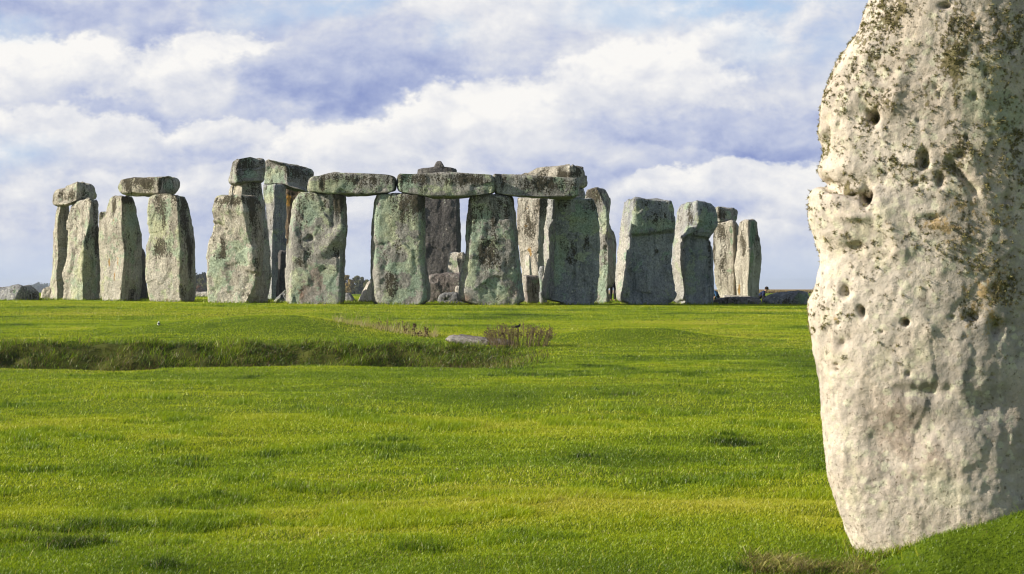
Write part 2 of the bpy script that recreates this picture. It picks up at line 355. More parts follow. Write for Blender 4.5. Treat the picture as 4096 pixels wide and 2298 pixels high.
def build_stone(name, rows, d, mt, dL=.2, dK=-.45, dR=.2, t=1.0, ridge=None, crop=None, rr=.05, dents=(), blobs=None, lintel=False,
                dz=.035, npt=130, rough=1.0, topr=.12, flute=0.0, seed=0, bury=.35, fac=1.0, step_px=None, label=None, cat=None, group=None):
    ox, oy, sc = crop if crop else (0, 0, 1.)
    R = np.array([[oy + r[0] / sc, ox + r[1] / sc, ox + r[2] / sc] for r in rows], float)
    K = np.array([[oy + k[0] / sc, ox + k[1] / sc] for k in ridge], float) if ridge else None
    pm = F / d
    hgt = (R[-1, 0] - R[0, 0]) / pm
    ext = 0 if lintel else bury
    n = int((hgt + ext) / dz) + 2
    ys = R[0, 0] + np.linspace(0, (hgt + ext) * pm, n)
    yc = np.minimum(ys, R[-1, 0])
    xl = np.interp(yc, R[:, 0], R[:, 1]); xr = np.interp(yc, R[:, 0], R[:, 2])
    k = np.array([.25, .5, .25])
    for arr in (xl, xr):
        e = arr.copy(); e[1:-1] = np.convolve(arr, k, 'valid'); arr[:] = e
    xk = np.interp(yc, K[:, 0], K[:, 1]) if K is not None else (xl + xr) / 2
    w = (xr - xl) / pm; wm = np.median(w)
    xk = np.clip(xk, xl + .12 * (xr - xl), xr - .12 * (xr - xl))
    # plan polygon with fixed share of points per edge
    flat = K is None
    def plan(i):
        ww = xr[i] - xl[i]; ins = .10 * ww
        if flat: ch = .018 if lintel else .08; pts = [(xl[i], dL), (xl[i] + ch * ww, dK), (xr[i] - ch * ww, dK + (dR - dL)), (xr[i], dR), (xr[i] - ins, dR + t), (xl[i] + ins, dL + t)]
        else: pts = [(xl[i], dL), (xk[i], dK), (xr[i], dR), (xr[i] - ins, dR + t), (xl[i] + ins, dL + t)]
        return np.array(pts)
    mid = plan(int(np.argmin(np.abs(w - wm))))
    seg = np.roll(mid, -1, 0) - mid
    ln = np.hypot(seg[:, 0] / pm, seg[:, 1]); cnt = np.maximum(4, np.round(npt * ln / ln.sum()).astype(int)); N = cnt.sum()
    fr = np.concatenate([np.arange(c) / c for c in cnt]); ei = np.concatenate([np.full(c, e) for e, c in enumerate(cnt)])
    sig = rr / (ln.sum() / N)
    q = np.minimum(np.arange(N), N - np.arange(N)); ker = np.exp(-.5 * (q / max(sig, .4)) ** 2); ker /= ker.sum(); kf = np.fft.rfft(ker)
    PX = np.zeros((n, N)); DD = np.zeros((n, N))
    dm = (dL + dR) / 2 + t * .4
    for i in range(n):
        pl = plan(i); nx = np.roll(pl, -1, 0)
        a = pl[ei] + (nx[ei] - pl[ei]) * fr[:, None]
        a0 = np.fft.irfft(np.fft.rfft(a[:, 0]) * kf, N); a1 = np.fft.irfft(np.fft.rfft(a[:, 1]) * kf, N)
        lo, hi_ = a0.min(), a0.max()
        a0 = xl[i] + (a0 - lo) / max(hi_ - lo, 1e-6) * (xr[i] - xl[i])
        h = (ys[i] - ys[0]) / pm; topr = min(topr, .07) if lintel else topr; s = (.90 if lintel else .80) + (.10 if lintel else .20) * math.sqrt(max(0, 1 - (1 - min(1, h / topr)) ** 2))
        if lintel:
            h2 = (ys[-1] - ys[i]) / pm; s = min(s, .90 + .10 * math.sqrt(max(0, 1 - (1 - min(1, h2 / topr)) ** 2)))
        PX[i] = a0; DD[i] = dm + (a1 - dm) * s
    Y = d + DD
    if step_px is not None:   # blocks that stand proud of the face: (function of px,py) -> metres towards the viewer
        front = sst(dm - .05, dm - .45, DD)
        Y = Y - step_px(PX, np.repeat(ys[:, None], N, 1)) * front
    X = (PX - CX) / F * Y
    Z = EYE + (CY - np.repeat(ys[:, None], N, 1)) / F * d
    # displacement along the normal
    def normals():
        Pm = np.stack([X, Y, Z], -1)
        du = np.roll(Pm, -1, 1) - np.roll(Pm, 1, 1); dv = np.gradient(Pm, axis=0)
        nn = np.cross(dv, du); nn /= np.linalg.norm(nn, axis=-1, keepdims=True) + 1e-9
        c = np.stack([X - X.mean(1, keepdims=True), Y - Y.mean(1, keepdims=True), 0 * Z], -1)
        return nn * np.sign((nn * c).sum(-1).mean() + 1e-9)
    NN = normals()
    sx = seed * 7.7
    wx_ = .12 * fbm(X * 2.5 + sx, Y * 2.5, Z * 2.5 + 3, 2)
    if d < 30: dis0 = .0042 * fbm(X * 34, Y * 34, Z * 26, 2) + .0055 * np.abs(fbm(X * 5 + 3, Y * 5, Z * 2.6, 4)) - .003
    else: dis0 = 0
    dis = dis0 + rough * (.032 * fbm(X * 1.1 + sx, Y * 1.1, Z * .8, 3) + .014 * fbm(X * 4 + sx, Y * 4, Z * 2.2, 3) + .010 * fbm(X * 13 + sx, Y * 13, Z * 9, 2))
    dis = dis + fac * rough * (facets(X * 1.5 + sx + wx_, Y * 1.5 + wx_, Z * .9, .11, seed) + facets(X * 4 + sx + wx_ * 2, Y * 4, Z * 2.6 + wx_, .035, seed + 5))
    # facets: worn planes and ledges
    dis = dis + rough * .03 * np.abs(fbm(X * 1.6 + sx + 40, Y * 1.6, Z * 1.0 + 9, 2)) - .012 * rough
    if flute: dis = dis + flute * fbm(X * 6 + sx, Y * 6, Z * .45, 2)
    yy = np.repeat(ys[:, None], N, 1)
    fr_ = sst(.25, -.25, NN[..., 1])
    for de in dents:
        if len(de) == 5:
            x0, y0, rx, ry, dp = de; x0 = ox + x0 / sc; y0 = oy + y0 / sc; rx /= sc; ry /= sc
            g = (((PX - x0) / rx) ** 2 + ((yy - y0) / ry) ** 2) * (1 + .45 * fbm(X * 9 / (1 + 4 * (d > 30)) , Y * 3, Z * 9 / (1 + 4 * (d > 30)), 3)); prof = np.exp(-g * g if dp > .08 else -g)
        else:
            x0, y0, x1, y1, wd, dp = de; x0 = ox + x0 / sc; y0 = oy + y0 / sc; x1 = ox + x1 / sc; y1 = oy + y1 / sc; wd /= sc
            vx, vy = x1 - x0, y1 - y0; tt = np.clip(((PX - x0) * vx + (yy - y0) * vy) / (vx * vx + vy * vy), 0, 1)
            g = ((PX - x0 - tt * vx) ** 2 + (yy - y0 - tt * vy) ** 2) / wd ** 2; prof = np.exp(-g)
        dis = dis - dp * prof * fr_
    X = X + NN[..., 0] * dis; Y = Y + NN[..., 1] * dis; Z = Z + NN[..., 2] * dis
    at = {}
    for key in ('dk', 'gr', 'og', 'wh', 'rd'):
        v = np.zeros_like(X)
        for b in (blobs or {}).get(key, ()):
            x0, y0, rx, ry, am = b
            v = v + am * np.exp(-(((PX - (ox + x0 / sc)) / (rx / sc)) ** 2 + ((yy - (oy + y0 / sc)) / (ry / sc)) ** 2) ** 1.5)
        if key == 'dk':
            h = (yy - ys[0]) / pm
            v = v + .22 * (1 - sst(0, 1.1, h)) - .22 * sst(1.6, 3.2, h)
        at[key] = v
    verts = np.stack([X, Y, Z], -1)
    rings = [verts]; av = {k2: [v] for k2, v in at.items()}
    def ring(src, s, lift):
        c = src.mean(0); r = c + (src - c) * s; r = r.copy(); r[:, 2] = src[:, 2] + (c[2] - src[:, 2]) * (1 - s) + lift
        r[:, 2] += .015 * rough * fbm(r[:, 0] * 5 + sx, r[:, 1] * 5, r[:, 2], 2)
        return r
    top = [ring(verts[0], s, l) for s, l in ((.12, .012), (.45, .012), (.78, .008))]
    bot = [ring(verts[-1], s, -.01) for s in (.75, .35)]
    allv = np.concatenate([np.stack(top), verts, np.stack(bot)], 0)
    for k2 in at: at[k2] = np.concatenate([np.repeat(at[k2][:1], 3, 0), at[k2], np.repeat(at[k2][-1:], 2, 0)], 0).ravel()
    nr = allv.shape[0]
    i2, j2 = np.meshgrid(np.arange(nr - 1), np.arange(N), indexing='ij')
    A = i2 * N + j2; B2 = i2 * N + (j2 + 1) % N
    fc = np.stack([A, B2, B2 + N, A + N], -1).reshape(-1, 4)
    fv = allv.reshape(-1, 3)
    caps = [np.arange(N)[None, ::-1], ((nr - 1) * N + np.arange(N))[None, :]]
    zb = fv[:, 2].min() + (0 if lintel else bury)
    org = np.array([fv[:, 0].mean(), fv[:, 1].mean(), zb])
    o = mesh(name, fv - org, [fc] + caps, mt, None, True, org, at)
    # make sure faces point outwards
    me = o.data
    fcs = fv[fc[len(fc) // 2]]; nn = np.cross(fcs[1] - fcs[0], fcs[2] - fcs[0]); c = fv.mean(0)
    if np.dot(nn, fcs.mean(0) - c) < 0: me.flip_normals()
    tag(o, label, cat, group)
    o['_front'] = 1
    del o['_front']
    return o, verts, NN, PX, yy

C1 = (0, 600, 2.0643); C2 = (750, 600, 2.0643); C3 = (1350, 600, 2.0643); C4 = (1950, 600, 2.0643); C5 = (2400, 600, 2.0643)
UP, LT, BL, FL = "upright stones of the circle", "lintel stones laid across uprights", "small upright stones inside the circle", "fallen stones and boulders"
def up(label, crop, d, mt, rows, **k):
    return build_stone("standing_stone", rows, d, M[mt], crop=crop, label=label, cat="standing stone", group=UP, seed=len(bpy.data.objects), **k)
def lt(label, crop, d, mt, rows, **k):
    k.setdefault('dz', .03)
    return build_stone("lintel_stone", rows, d, M[mt], crop=crop, label=label, cat="lintel stone", group=LT, seed=len(bpy.data.objects), lintel=True, **k)
def small(label, crop, d, mt, rows, **k):
    return build_stone("small_standing_stone", rows, d, M[mt], crop=crop, label=label, cat="standing stone", group=BL, seed=len(bpy.data.objects), npt=70, **k)
def fallen(label, crop, d, mt, rows, name="fallen_stone", **k):
    k.setdefault('topr', .5); k.setdefault('dz', .03)
    return build_stone(name, rows, d, M[mt], crop=crop, label=label, cat="fallen stone", group=FL, seed=len(bpy.data.objects), **k)

# --- left group
up("narrow grey-green upright at the far left edge of the circle, under the stepped lintel", C1, 87, 'cream',
   [(452,480,570),(500,472,575),(560,465,580),(600,460,580),(700,448,580),(800,440,580),(860,436,580),(950,440,580),(1000,432,580),(1050,425,580),(1100,412,580),(1150,403,580),(1200,395,580),(1245,396,580)],
   ridge=[(455,502),(560,480),(700,472),(900,478),(1000,462),(1245,470)], dL=.9, dK=-.2, dR=.25, t=.9)
up("cream pitted upright with ragged pointed top, leaning under the stepped lintel at far left", C1, 84.5, 'cream',
   [(396,715,745),(405,703,765),(415,650,790),(430,628,803),(450,602,808),(480,582,808),(520,568,812),(560,562,815),(620,557,817),(700,552,820),(780,548,823),(820,545,825),(880,548,827),(950,538,827),(1000,523,828),(1050,522,828),(1100,530,828),(1150,533,828),(1200,530,828),(1250,527,826)],
   ridge=[(400,725),(430,755),(600,742),(700,708),(760,690),(900,695),(1000,682),(1250,685)], dL=.45, dK=-.5, dR=.55, t=1.0, rough=1.3,
   dents=[(635,520,26,45,.10),(622,695,16,22,.09),(700,430,18,30,.05),(650,850,10,10,.04),(545,1150,12,20,.05),(640,1000,14,40,.04),(690,600,14,200,.04)], blobs={'gr':[(740,900,60,300,.5),(640,1100,60,200,.4)],'dk':[(800,700,22,250,.8)]})
lt("stepped lintel block at far left resting on two leaning uprights", C1, 85.5, 'cream',
   [(268,632,680),(275,602,722),(285,562,755),(295,546,768),(310,541,781),(318,522,785),(326,470,787),(350,446,791),(380,441,792),(400,439,787),(410,439,745),(420,438,692),(430,439,642),(440,441,602),(449,452,560),(454,480,545)],
   ridge=[(268,640),(420,634),(454,560)], dL=.55, dK=-.6, dR=.35, t=1.2, blobs={'dk':[(560,380,110,40,.5)]})
up("broken stump of grey stone glimpsed between the two left pairs of uprights", C1, 91, 'cream',
   [(515,832,880),(530,822,890),(600,818,890),(900,816,890),(1250,816,890)], t=.7, blobs={'dk':[(840,600,40,150,.5)]})
up("tall orange-stained upright, left support of the round-ended lintel", C1, 81, 'cream',
   [(376,985,1085),(385,932,1093),(400,920,1100),(430,910,1107),(470,896,1122),(500,887,1122),(520,880,1124),(560,852,1135),(600,832,1150),(640,826,1162),(680,824,1170),(720,822,1172),(760,819,1168),(800,817,1167),(900,821,1167),(1000,825,1171),(1050,826,1171),(1100,822,1170),(1150,825,1166),(1200,834,1156),(1250,846,1150),(1268,880,1140)],
   ridge=[(376,1006),(600,1003),(700,1010),(800,1025),(900,1028),(1000,1015),(1100,1005),(1268,990)], dL=.5, dK=-.5, dR=.6, t=1.0,
   dents=[(930,960,26,110,.05),(960,740,22,8,.03),(895,930,12,60,.03)], blobs={'og':[(895,935,10,60,.8),(965,920,9,70,.85),(940,1040,10,60,.7),(880,1070,12,30,.5),(945,580,12,60,.5)],'wh':[(920,1050,90,200,.6),(920,1230,80,60,.5)],'dk':[(1050,410,50,40,1.0),(940,480,14,120,.7),(1110,800,50,300,.2),(1080,1200,60,80,.7)],'gr':[(1080,600,50,250,.6)]})
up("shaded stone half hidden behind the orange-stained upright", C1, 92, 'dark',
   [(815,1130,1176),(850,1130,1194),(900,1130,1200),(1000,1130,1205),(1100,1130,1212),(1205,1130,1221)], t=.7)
up("broad pale upright with dark lichen patch, under the round-ended lintel's right end", C1, 78.5, 'cream',
   [(368,1268,1390),(375,1257,1520),(385,1241,1531),(400,1229,1539),(440,1222,1555),(500,1220,1565),(560,1222,1575),(620,1225,1585),(680,1227,1591),(700,1232,1592),(740,1228,1600),(800,1212,1610),(850,1203,1612),(900,1196,1615),(1000,1193,1618),(1050,1198,1620),(1100,1207,1624),(1150,1214,1624),(1200,1224,1618),(1250,1240,1610),(1268,1275,1560)],
   ridge=[(368,1440),(400,1462),(500,1465),(700,1480),(800,1490),(1100,1485),(1268,1482)], dL=.35, dK=-.55, dR=.45, t=1.0,
   dents=[(1225,692,1290,688,6,.04),(1480,480,30,80,.03),(1300,1100,60,60,-.03)], blobs={'dk':[(1340,820,75,90,1.1),(1350,520,35,150,.7),(1300,480,20,100,.5),(1520,560,40,260,.7),(1560,900,22,260,.9),(1515,1180,30,80,.7)],'wh':[(1330,1130,130,170,.75),(1230,950,60,140,.4)],'gr':[(1300,650,110,220,.45),(1480,700,20,300,.6)],'rd':[(1375,1245,22,22,1.2)]})
lt("round-ended lintel with dark vertical streaks bridging the two pale left uprights", C1, 79.7, 'cream',
   [(222,1385,1440),(228,1305,1460),(235,1012,1471),(245,990,1478),(260,980,1483),(280,972,1487),(300,966,1486),(320,968,1480),(335,972,1468),(350,981,1452),(360,996,1438),(368,1030,1424),(374,1110,1402)],
   ridge=[(222,1395),(240,1318),(374,1312)], dL=.3, dK=-.6, dR=.5, t=1.15, blobs={'dk':[(1120,250,130,60,.7),(1060,320,40,50,.6),(1240,300,50,60,.5),(1320,300,14,60,.8)],'gr':[(1385,300,36,30,1.2)]})

# --- stones around the tall left trilithon
up("squat gnarled upright with eye hole and hanging brow, left of the lintel row", C2, 75.8, 'cream',
   [(372,275,520),(378,236,558),(390,222,582),(410,212,594),(450,201,608),(500,195,620),(540,200,626),(580,208,628),(600,213,629),(630,214,630),(660,211,630),(700,198,630),(740,181,630),(780,171,628),(830,163,626),(900,155,624),(1000,157,620),(1050,160,622),(1100,165,640),(1150,168,650),(1200,172,655),(1250,177,656),(1280,185,645)],
   ridge=[(372,440),(450,452),(560,470),(700,500),(850,545),(1000,570),(1100,560),(1280,470)], dL=.35, dK=-.5, dR=.65, t=1.1, rough=1.05,
   dents=[(318,655,15,11,.20),(225,610,320,648,16,.13),(250,480,520,520,40,-.08),(520,830,520,1000,34,-.14),(575,900,40,140,-.10),(500,1010,590,1045,16,.12),(400,820,510,950,10,.06),(330,640,350,720,16,-.05),(240,950,70,250,-.05),(420,1130,400,1050,30,-.07),(600,1130,40,60,.10),(420,900,60,200,.04)],
   blobs={'dk':[(420,420,200,40,.6),(560,560,40,160,.7),(530,480,30,100,.6),(260,870,60,40,.7),(470,1200,40,60,.6),(580,920,40,120,.5),(300,800,30,120,.4)],'gr':[(440,850,90,100,.6),(250,1000,60,160,.5)],'wh':[(260,1180,110,120,.6)]})
up("tall upright of the left trilithon rising behind the gnarled squat stone", C2, 86, 'cream',
   [(258,400,610),(300,389,617),(380,381,625),(450,378,641),(560,378,655),(700,378,666),(850,378,690),(1000,378,693),(1100,378,688),(1200,378,668),(1225,378,665)],
   ridge=[(258,455),(380,440),(1225,440)], dL=.8, dK=-.3, dR=.3, t=1.1, blobs={'dk':[(560,380,70,200,.5)]})
up("sunlit sliver of stone behind the left trilithon's upright", C2, 90, 'warm', [(278,375,400),(320,361,410),(375,350,420),(800,345,430),(1200,345,430)], t=.8)
lt("cracked block-like lintel crowning the left trilithon", C2, 85.6, 'green',
   [(68,500,600),(74,412,622),(85,381,636),(100,374,643),(130,365,645),(160,357,643),(190,352,642),(220,347,640),(245,345,638),(262,348,631),(270,358,560),(276,378,440)],
   ridge=[(68,430),(130,400),(276,402)], dL=.95, dK=-.35, dR=.1, t=1.5, dents=[(405,165,600,145,6,.05),(560,150,620,130,8,.04)], blobs={'gr':[(510,200,45,30,1.0)],'dk':[(480,120,120,40,.5)]})
lt("long sloping lintel on the second trilithon, between the cracked block and the lintel row", C2, 90, 'green',
   [(86,640,700),(95,638,762),(110,636,822),(125,635,872),(140,634,940),(150,634,1000),(157,633,1025),(180,632,1031),(220,630,1030),(260,626,1026),(285,624,1018),(300,780,1006),(320,865,1000),(335,940,998),(341,965,995)],
   ridge=[(86,670),(110,760),(130,815),(300,828),(341,975)], dL=.1, dK=-.45, dR=.6, t=1.3, dents=[(835,265,895,272,7,.05)], blobs={'gr':[(710,220,80,70,.8)],'dk':[(900,200,130,60,.6)]})
up("tall blue-grey upright under the sloping lintel's left end, pale along its left edge", C2, 89.5, 'slate',
   [(284,624,800),(300,625,806),(400,630,812),(500,640,815),(600,645,815),(700,655,812),(800,660,808),(1000,660,805),(1215,660,800)],
   ridge=[(284,720),(500,715),(700,700),(1215,690)], dL=.3, dK=-.3, dR=.35, t=1.1, blobs={'gr':[(670,370,40,60,1.3)],'wh':[(690,480,40,200,.5)],'dk':[(680,560,20,150,.6)]})
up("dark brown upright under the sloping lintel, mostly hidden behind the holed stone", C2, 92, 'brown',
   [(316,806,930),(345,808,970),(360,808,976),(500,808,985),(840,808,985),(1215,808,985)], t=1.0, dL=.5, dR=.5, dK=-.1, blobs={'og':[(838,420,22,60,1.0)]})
small("thin dark standing stone with slanted top left of the holed upright", C2, 83, 'dark',
   [(838,768,830),(860,757,832),(1000,748,832),(1100,740,832),(1226,731,832)], ridge=[(838,772),(1226,745)], dL=.5, dK=-.1, dR=.1, t=.4)
fallen("small grey slab leaning on the turf against the holed upright", C2, 78, 'slate',
   [(1165,806,830),(1200,770,830),(1240,726,830),(1262,703,830),(1276,694,830)], t=.5, dL=.2, dK=-.1, dR=.1, bury=.2)
# --- the three front lintels and their uprights
up("holed upright with scarred lower half, first under the lintel row from the left", C2, 75.2, 'green',
   [(362,922,1180),(368,906,1272),(380,896,1288),(400,886,1299),(440,866,1306),(500,858,1310),(560,849,1312),(620,843,1314),(700,838,1314),(780,828,1312),(820,822,1308),(900,818,1303),(1000,815,1300),(1100,815,1302),(1150,815,1308),(1200,815,1308),(1250,817,1300),(1288,828,1262)],
   dL=.15, dK=-.42, dR=-.1, t=1.1, rr=.07, rough=.85,
   dents=[(1012,728,26,30,.20),(985,745,30,22,.09),(865,545,1000,680,24,.07),(880,600,950,700,40,.05),(1192,375,1196,640,10,.06),(1260,500,50,130,.08),(1230,830,60,60,.12),(1090,850,1280,660,46,-.09),(900,900,1100,960,30,-.05),(930,470,960,560,10,.03),(1180,880,1230,860,30,.06)],
   blobs={'gr':[(1000,470,120,100,.6),(880,1180,40,120,.5),(1190,1120,60,150,.4)],'wh':[(1170,820,90,70,.7),(960,950,80,60,.7),(830,1200,30,120,.6)],'dk':[(1250,450,50,100,1.0),(1140,430,40,80,.5),(1000,850,60,60,.5),(940,930,70,50,.6),(1080,1210,60,80,.3),(1220,860,50,60,.6)],'rd':[(940,1180,100,80,1.),(1060,1050,120,120,.6)]})
lt("left lintel of the three-lintel row, lumpy at its free left end", None, 75.0, 'green',
   [(696,1340,1385),(700,1302,1565),(704,1277,1576),(708,1250,1581),(713,1241,1584),(725,1234,1585.5),(745,1231,1585.5),(760,1232,1584),(768,1237,1579),(774,1262,1560),(779,1310,1480),(781.5,1350,1440)],
   dL=.2, dK=-.5, dR=.12, t=1.2, rough=.6, npt=150, dents=[(1275,703,10,9,.06),(1290,740,5,30,.04)], blobs={'gr':[(1300,750,60,25,.8),(1380,745,60,30,.5),(1560,755,10,12,.9)],'dk':[(1288,745,12,30,1.0),(1480,730,80,20,.5),(1400,715,60,14,.4)]})
up("smooth green upright with a faint face-like scar, between left and middle lintels", C3, 75, 'green',
   [(364,332,690),(375,319,712),(400,312,722),(440,303,725),(500,293,725),(600,280,725),(700,273,726),(800,270,727),(900,275,731),(1000,278,742),(1100,282,755),(1150,282,762),(1200,282,762),(1240,285,758),(1268,308,722),(1286,350,640)],
   dL=.2, dK=-.45, dR=.05, t=1.1, rr=.10, rough=.75,
   dents=[(375,800,55,35,.035),(320,790,430,775,8,.03),(330,830,350,870,8,.03),(440,800,430,850,8,.025),(490,800,28,14,.03),(420,590,60,90,-.02),(330,650,25,60,.02)],
   blobs={'gr':[(400,520,130,200,.55),(640,800,90,300,.35),(450,980,60,40,.6),(480,1200,160,60,.4)],'dk':[(450,1090,75,100,1.05),(500,820,40,80,.6),(580,470,120,120,.5),(680,430,50,80,.9),(450,480,30,150,.5),(450,1190,40,40,.5)],'wh':[]})
lt("middle lintel of the three-lintel row", None, 74.9, 'green',
   [(695,1755,1800),(698,1602,1900),(701,1595,1958),(705,1590,1972),(720,1588,1978),(740,1587.5,1982),(760,1588,1983),(768,1593,1982),(775,1612,1978),(781,1662,1958),(787,1702,1868),(791,1736,1808)],
   dL=.12, dK=-.5, dR=.12, t=1.2, rough=.6, npt=160, dents=[(1880,765,60,12,-.03)], blobs={'gr':[(1620,740,30,30,.7),(1790,745,16,25,.6),(1960,755,20,20,.6),(1720,760,60,16,.4)],'dk':[(1680,720,60,20,.6),(1850,725,100,20,.6)]})
up("tapering grey-green upright between the middle and right lintels", C3, 75.1, 'green',
   [(371,1112,1400),(380,1093,1438),(400,1088,1450),(440,1085,1456),(500,1080,1462),(600,1073,1470),(700,1065,1482),(800,1058,1492),(900,1050,1501),(1000,1030,1521),(1100,1015,1533),(1200,1008,1546),(1245,1007,1549),(1262,1060,1530),(1282,1150,1480)],
   dL=.15, dK=-.45, dR=.2, t=1.1, rr=.10, dents=[(1070,910,14,14,.07),(1060,950,30,80,.04),(1500,1110,24,70,.08),(1380,1080,1470,900,14,.03),(1300,1000,90,40,-.02)],
   blobs={'dk':[(1230,850,90,110,.9),(1110,500,40,200,.6),(1300,960,60,100,.7),(1400,460,60,100,.4),(1340,560,80,100,.4)],'gr':[(1140,650,60,200,.6),(1280,1170,110,90,.6),(1260,770,50,40,.6),(1110,1000,50,120,.5)],'wh':[(1200,990,60,50,.6),(1250,1260,90,20,.4)],'rd':[(1450,1150,60,60,.8),(1060,1230,50,40,.8)]})
lt("right lintel of the three-lintel row, its right end cantilevered past a tall stone", C4, 75.2, 'green',
   [(203,82,215),(209,50,282),(216,45,360),(224,43,465),(230,42,752),(240,42,756),(270,44,758),(310,50,759),(350,62,759),(368,75,758),(380,190,752),(390,350,735),(396,520,715)],
   dL=.12, dK=-.5, dR=.3, t=1.2, rough=.6, npt=150, dents=[(110,225,8,140,.03)], blobs={'dk':[(450,290,300,60,.5)],'gr':[(610,300,30,40,.6),(720,340,25,30,.8),(320,340,40,25,.5)]})
# --- inner trilithons, seen through the row
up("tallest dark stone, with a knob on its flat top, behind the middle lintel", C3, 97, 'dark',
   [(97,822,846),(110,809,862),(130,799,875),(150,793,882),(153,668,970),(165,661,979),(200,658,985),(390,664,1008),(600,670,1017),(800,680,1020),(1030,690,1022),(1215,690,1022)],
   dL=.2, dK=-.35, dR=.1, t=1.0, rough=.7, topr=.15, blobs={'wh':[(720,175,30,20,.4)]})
small("pale blunt standing stone in front of the tallest dark stone", C3, 91, 'pale',
   [(845,935,1000),(852,925,1015),(875,918,1022),(950,910,1025),(1020,903,1030),(1180,895,1040)], dL=.3, dK=-.15, dR=-.05, t=.4, rough=.5, blobs={'gr':[(960,930,60,80,.45)]})
small("slim sunlit standing stone with bulging head beside the tapering upright", C3, 88, 'warm',
   [(847,1010,1040),(855,998,1048),(880,993,1052),(920,993,1054),(960,1003,1054),(1020,1006,1054),(1100,1010,1054),(1240,1008,1054)], ridge=[(847,1030),(1240,1024)], dL=.3, dK=-.15, dR=.1, t=.35, rough=.7)
fallen("long mottled purple-brown slab lying between the two front uprights", C3, 84, 'reddish',
   [(1020,900,1010),(1028,840,1030),(1036,755,1035),(1050,735,1040),(1100,730,1040),(1235,730,1040)], t=1.0, blobs={'og':[(950,1180,40,30,.6)]})
fallen("low speckled boulder on the turf in front of the purple-brown slab", C3, 80, 'boulder',
   [(1186,880,1040),(1192,862,1046),(1205,845,1050),(1225,832,1052),(1252,824,1055)], t=.7, name="boulder", bury=.2)
fallen("small white rounded rock beside the tapering upright", C3, 82, 'pale', [(1127,985,1030),(1135,975,1035),(1155,968,1040),(1190,968,1042)], t=.4, name="boulder", bury=.6)
fallen("pale triangular stone leaning left of the face-scarred upright, bright face and dark side", C3, 84, 'pale',
   [(1084,262,300),(1095,248,308),(1110,238,312),(1140,220,315),(1180,200,320),(1215,182,322),(1237,172,324)], ridge=[(1084,275),(1110,258),(1150,243),(1190,244),(1237,256)], dL=.5, dK=-.3, dR=.9, t=.6, rough=.5, bury=.2)
fallen("small dark rock at the foot of the holed upright, right side", C3, 86, 'boulder', [(1190,60,90),(1205,60,112),(1220,60,124),(1236,60,131)], t=.5, name="boulder", bury=.2)
up("sunlit speckled upright with golden lichen, seen through the right-hand gap", C4, 90, 'warm',
   [(392,250,500),(450,246,500),(550,241,495),(600,240,490),(700,248,480),(800,259,475),(900,270,470),(1000,283,465),(1045,286,462),(1235,290,462)], ridge=[(392,440),(700,425),(1235,415)], dL=.4, dK=-.3, dR=.5, t=1.0,
   blobs={'og':[(320,630,20,14,.8),(350,850,26,80,.6),(330,470,20,60,.4)],'dk':[(330,640,90,150,.55),(460,480,40,120,.8)]}, rough=.8)
up("stone wedged behind the right lintel's end, only its top showing", C4, 91, 'slate', [(320,768,782),(332,758,792),(345,752,797),(395,745,805),(700,735,810),(1235,735,810)], t=.9)
lt("great humped lintel of the right trilithon rising behind the right lintel", C4, 90.3, 'warm',
   [(132,640,742),(137,540,765),(142,485,782),(150,420,795),(158,392,802),(166,362,806),(180,330,808),(195,292,810),(205,276,811),(230,272,811),(260,272,811),(290,276,808),(303,560,790),(315,755,776)],
   ridge=[(132,690),(315,690)], dL=.4, dK=-.4, dR=.3, t=1.3, rough=1.2, dents=[(690,135,690,230,5,.04)], blobs={'dk':[(650,210,80,25,1.),(740,180,60,40,.5)]})
small("pale slim standing stone in front of the golden-lichened upright", C4, 87, 'pale', [(870,320,345),(876,312,354),(920,308,358),(1045,300,368),(1200,298,372)], ridge=[(870,345),(1045,350)], dL=.3, dK=-.15, dR=.2, t=.35, rough=.5, blobs={'gr':[(340,950,40,80,.5)]})
small("rounded knob of stone peeping from behind the grooved upright's left edge", C4, 79.5, 'slate', [(963,440,462),(975,433,470),(1000,429,472),(1040,428,474),(1070,433,474),(1240,440,474)], t=.4)
fallen("squat box-shaped stone with a sunlit left face, in the right-hand gap", C4, 82, 'reddish',
   [(1038,300,425),(1045,292,438),(1080,292,445),(1130,297,448),(1232,312,450)], ridge=[(1038,318),(1232,322)], dL=.6, dK=-.3, dR=.2, t=.8, blobs={'wh':[(302,1120,16,100,1.)],'dk':[(380,1150,60,60,.4)],'gr':[(380,1080,50,40,.5)]})  # wh paints the sunlight on the left face into its colour
# --- right group
up("massive upright split by a long vertical groove, under the right lintel's end", C4, 77, 'slate',
   [(394,760,800),(399,552,862),(404,502,872),(412,499,880),(450,497,895),(500,487,910),(550,484,918),(600,475,922),(700,465,928),(800,463,930),(900,462,932),(1000,462,937),(1030,461,935),(1080,459,925),(1120,455,912),(1170,443,905),(1220,446,905),(1242,472,896),(1258,600,880)],
   ridge=[(394,540),(500,545),(800,548),(1000,545),(1258,545)], dL=.75, dK=-.35, dR=.0, t=1.1, rough=1.1,
   dents=[(542,410,548,820,9,.13),(535,830,530,1230,10,.09),(510,480,525,780,9,-.05),(575,520,600,900,16,.05),(780,450,80,30,.04)]+[(x_,y_,6,7,.09) for x_,y_ in ((825,1048),(804,1090),(878,1110),(712,1168),(625,543),(728,715),(860,950),(832,1212))],
   blobs={'gr':[(790,600,100,110,.9),(625,800,40,130,.9),(575,1000,40,120,.9),(760,880,50,30,.7),(880,640,40,60,.6)],'dk':[(600,450,60,60,.7),(680,850,70,80,.5),(870,450,50,60,.7),(850,760,70,60,.5),(720,920,60,30,.5)],'wh':[(490,700,40,300,.8),(470,1050,30,150,.6)]})  # wh lightens the fluted left face, sunlight painted into the colour
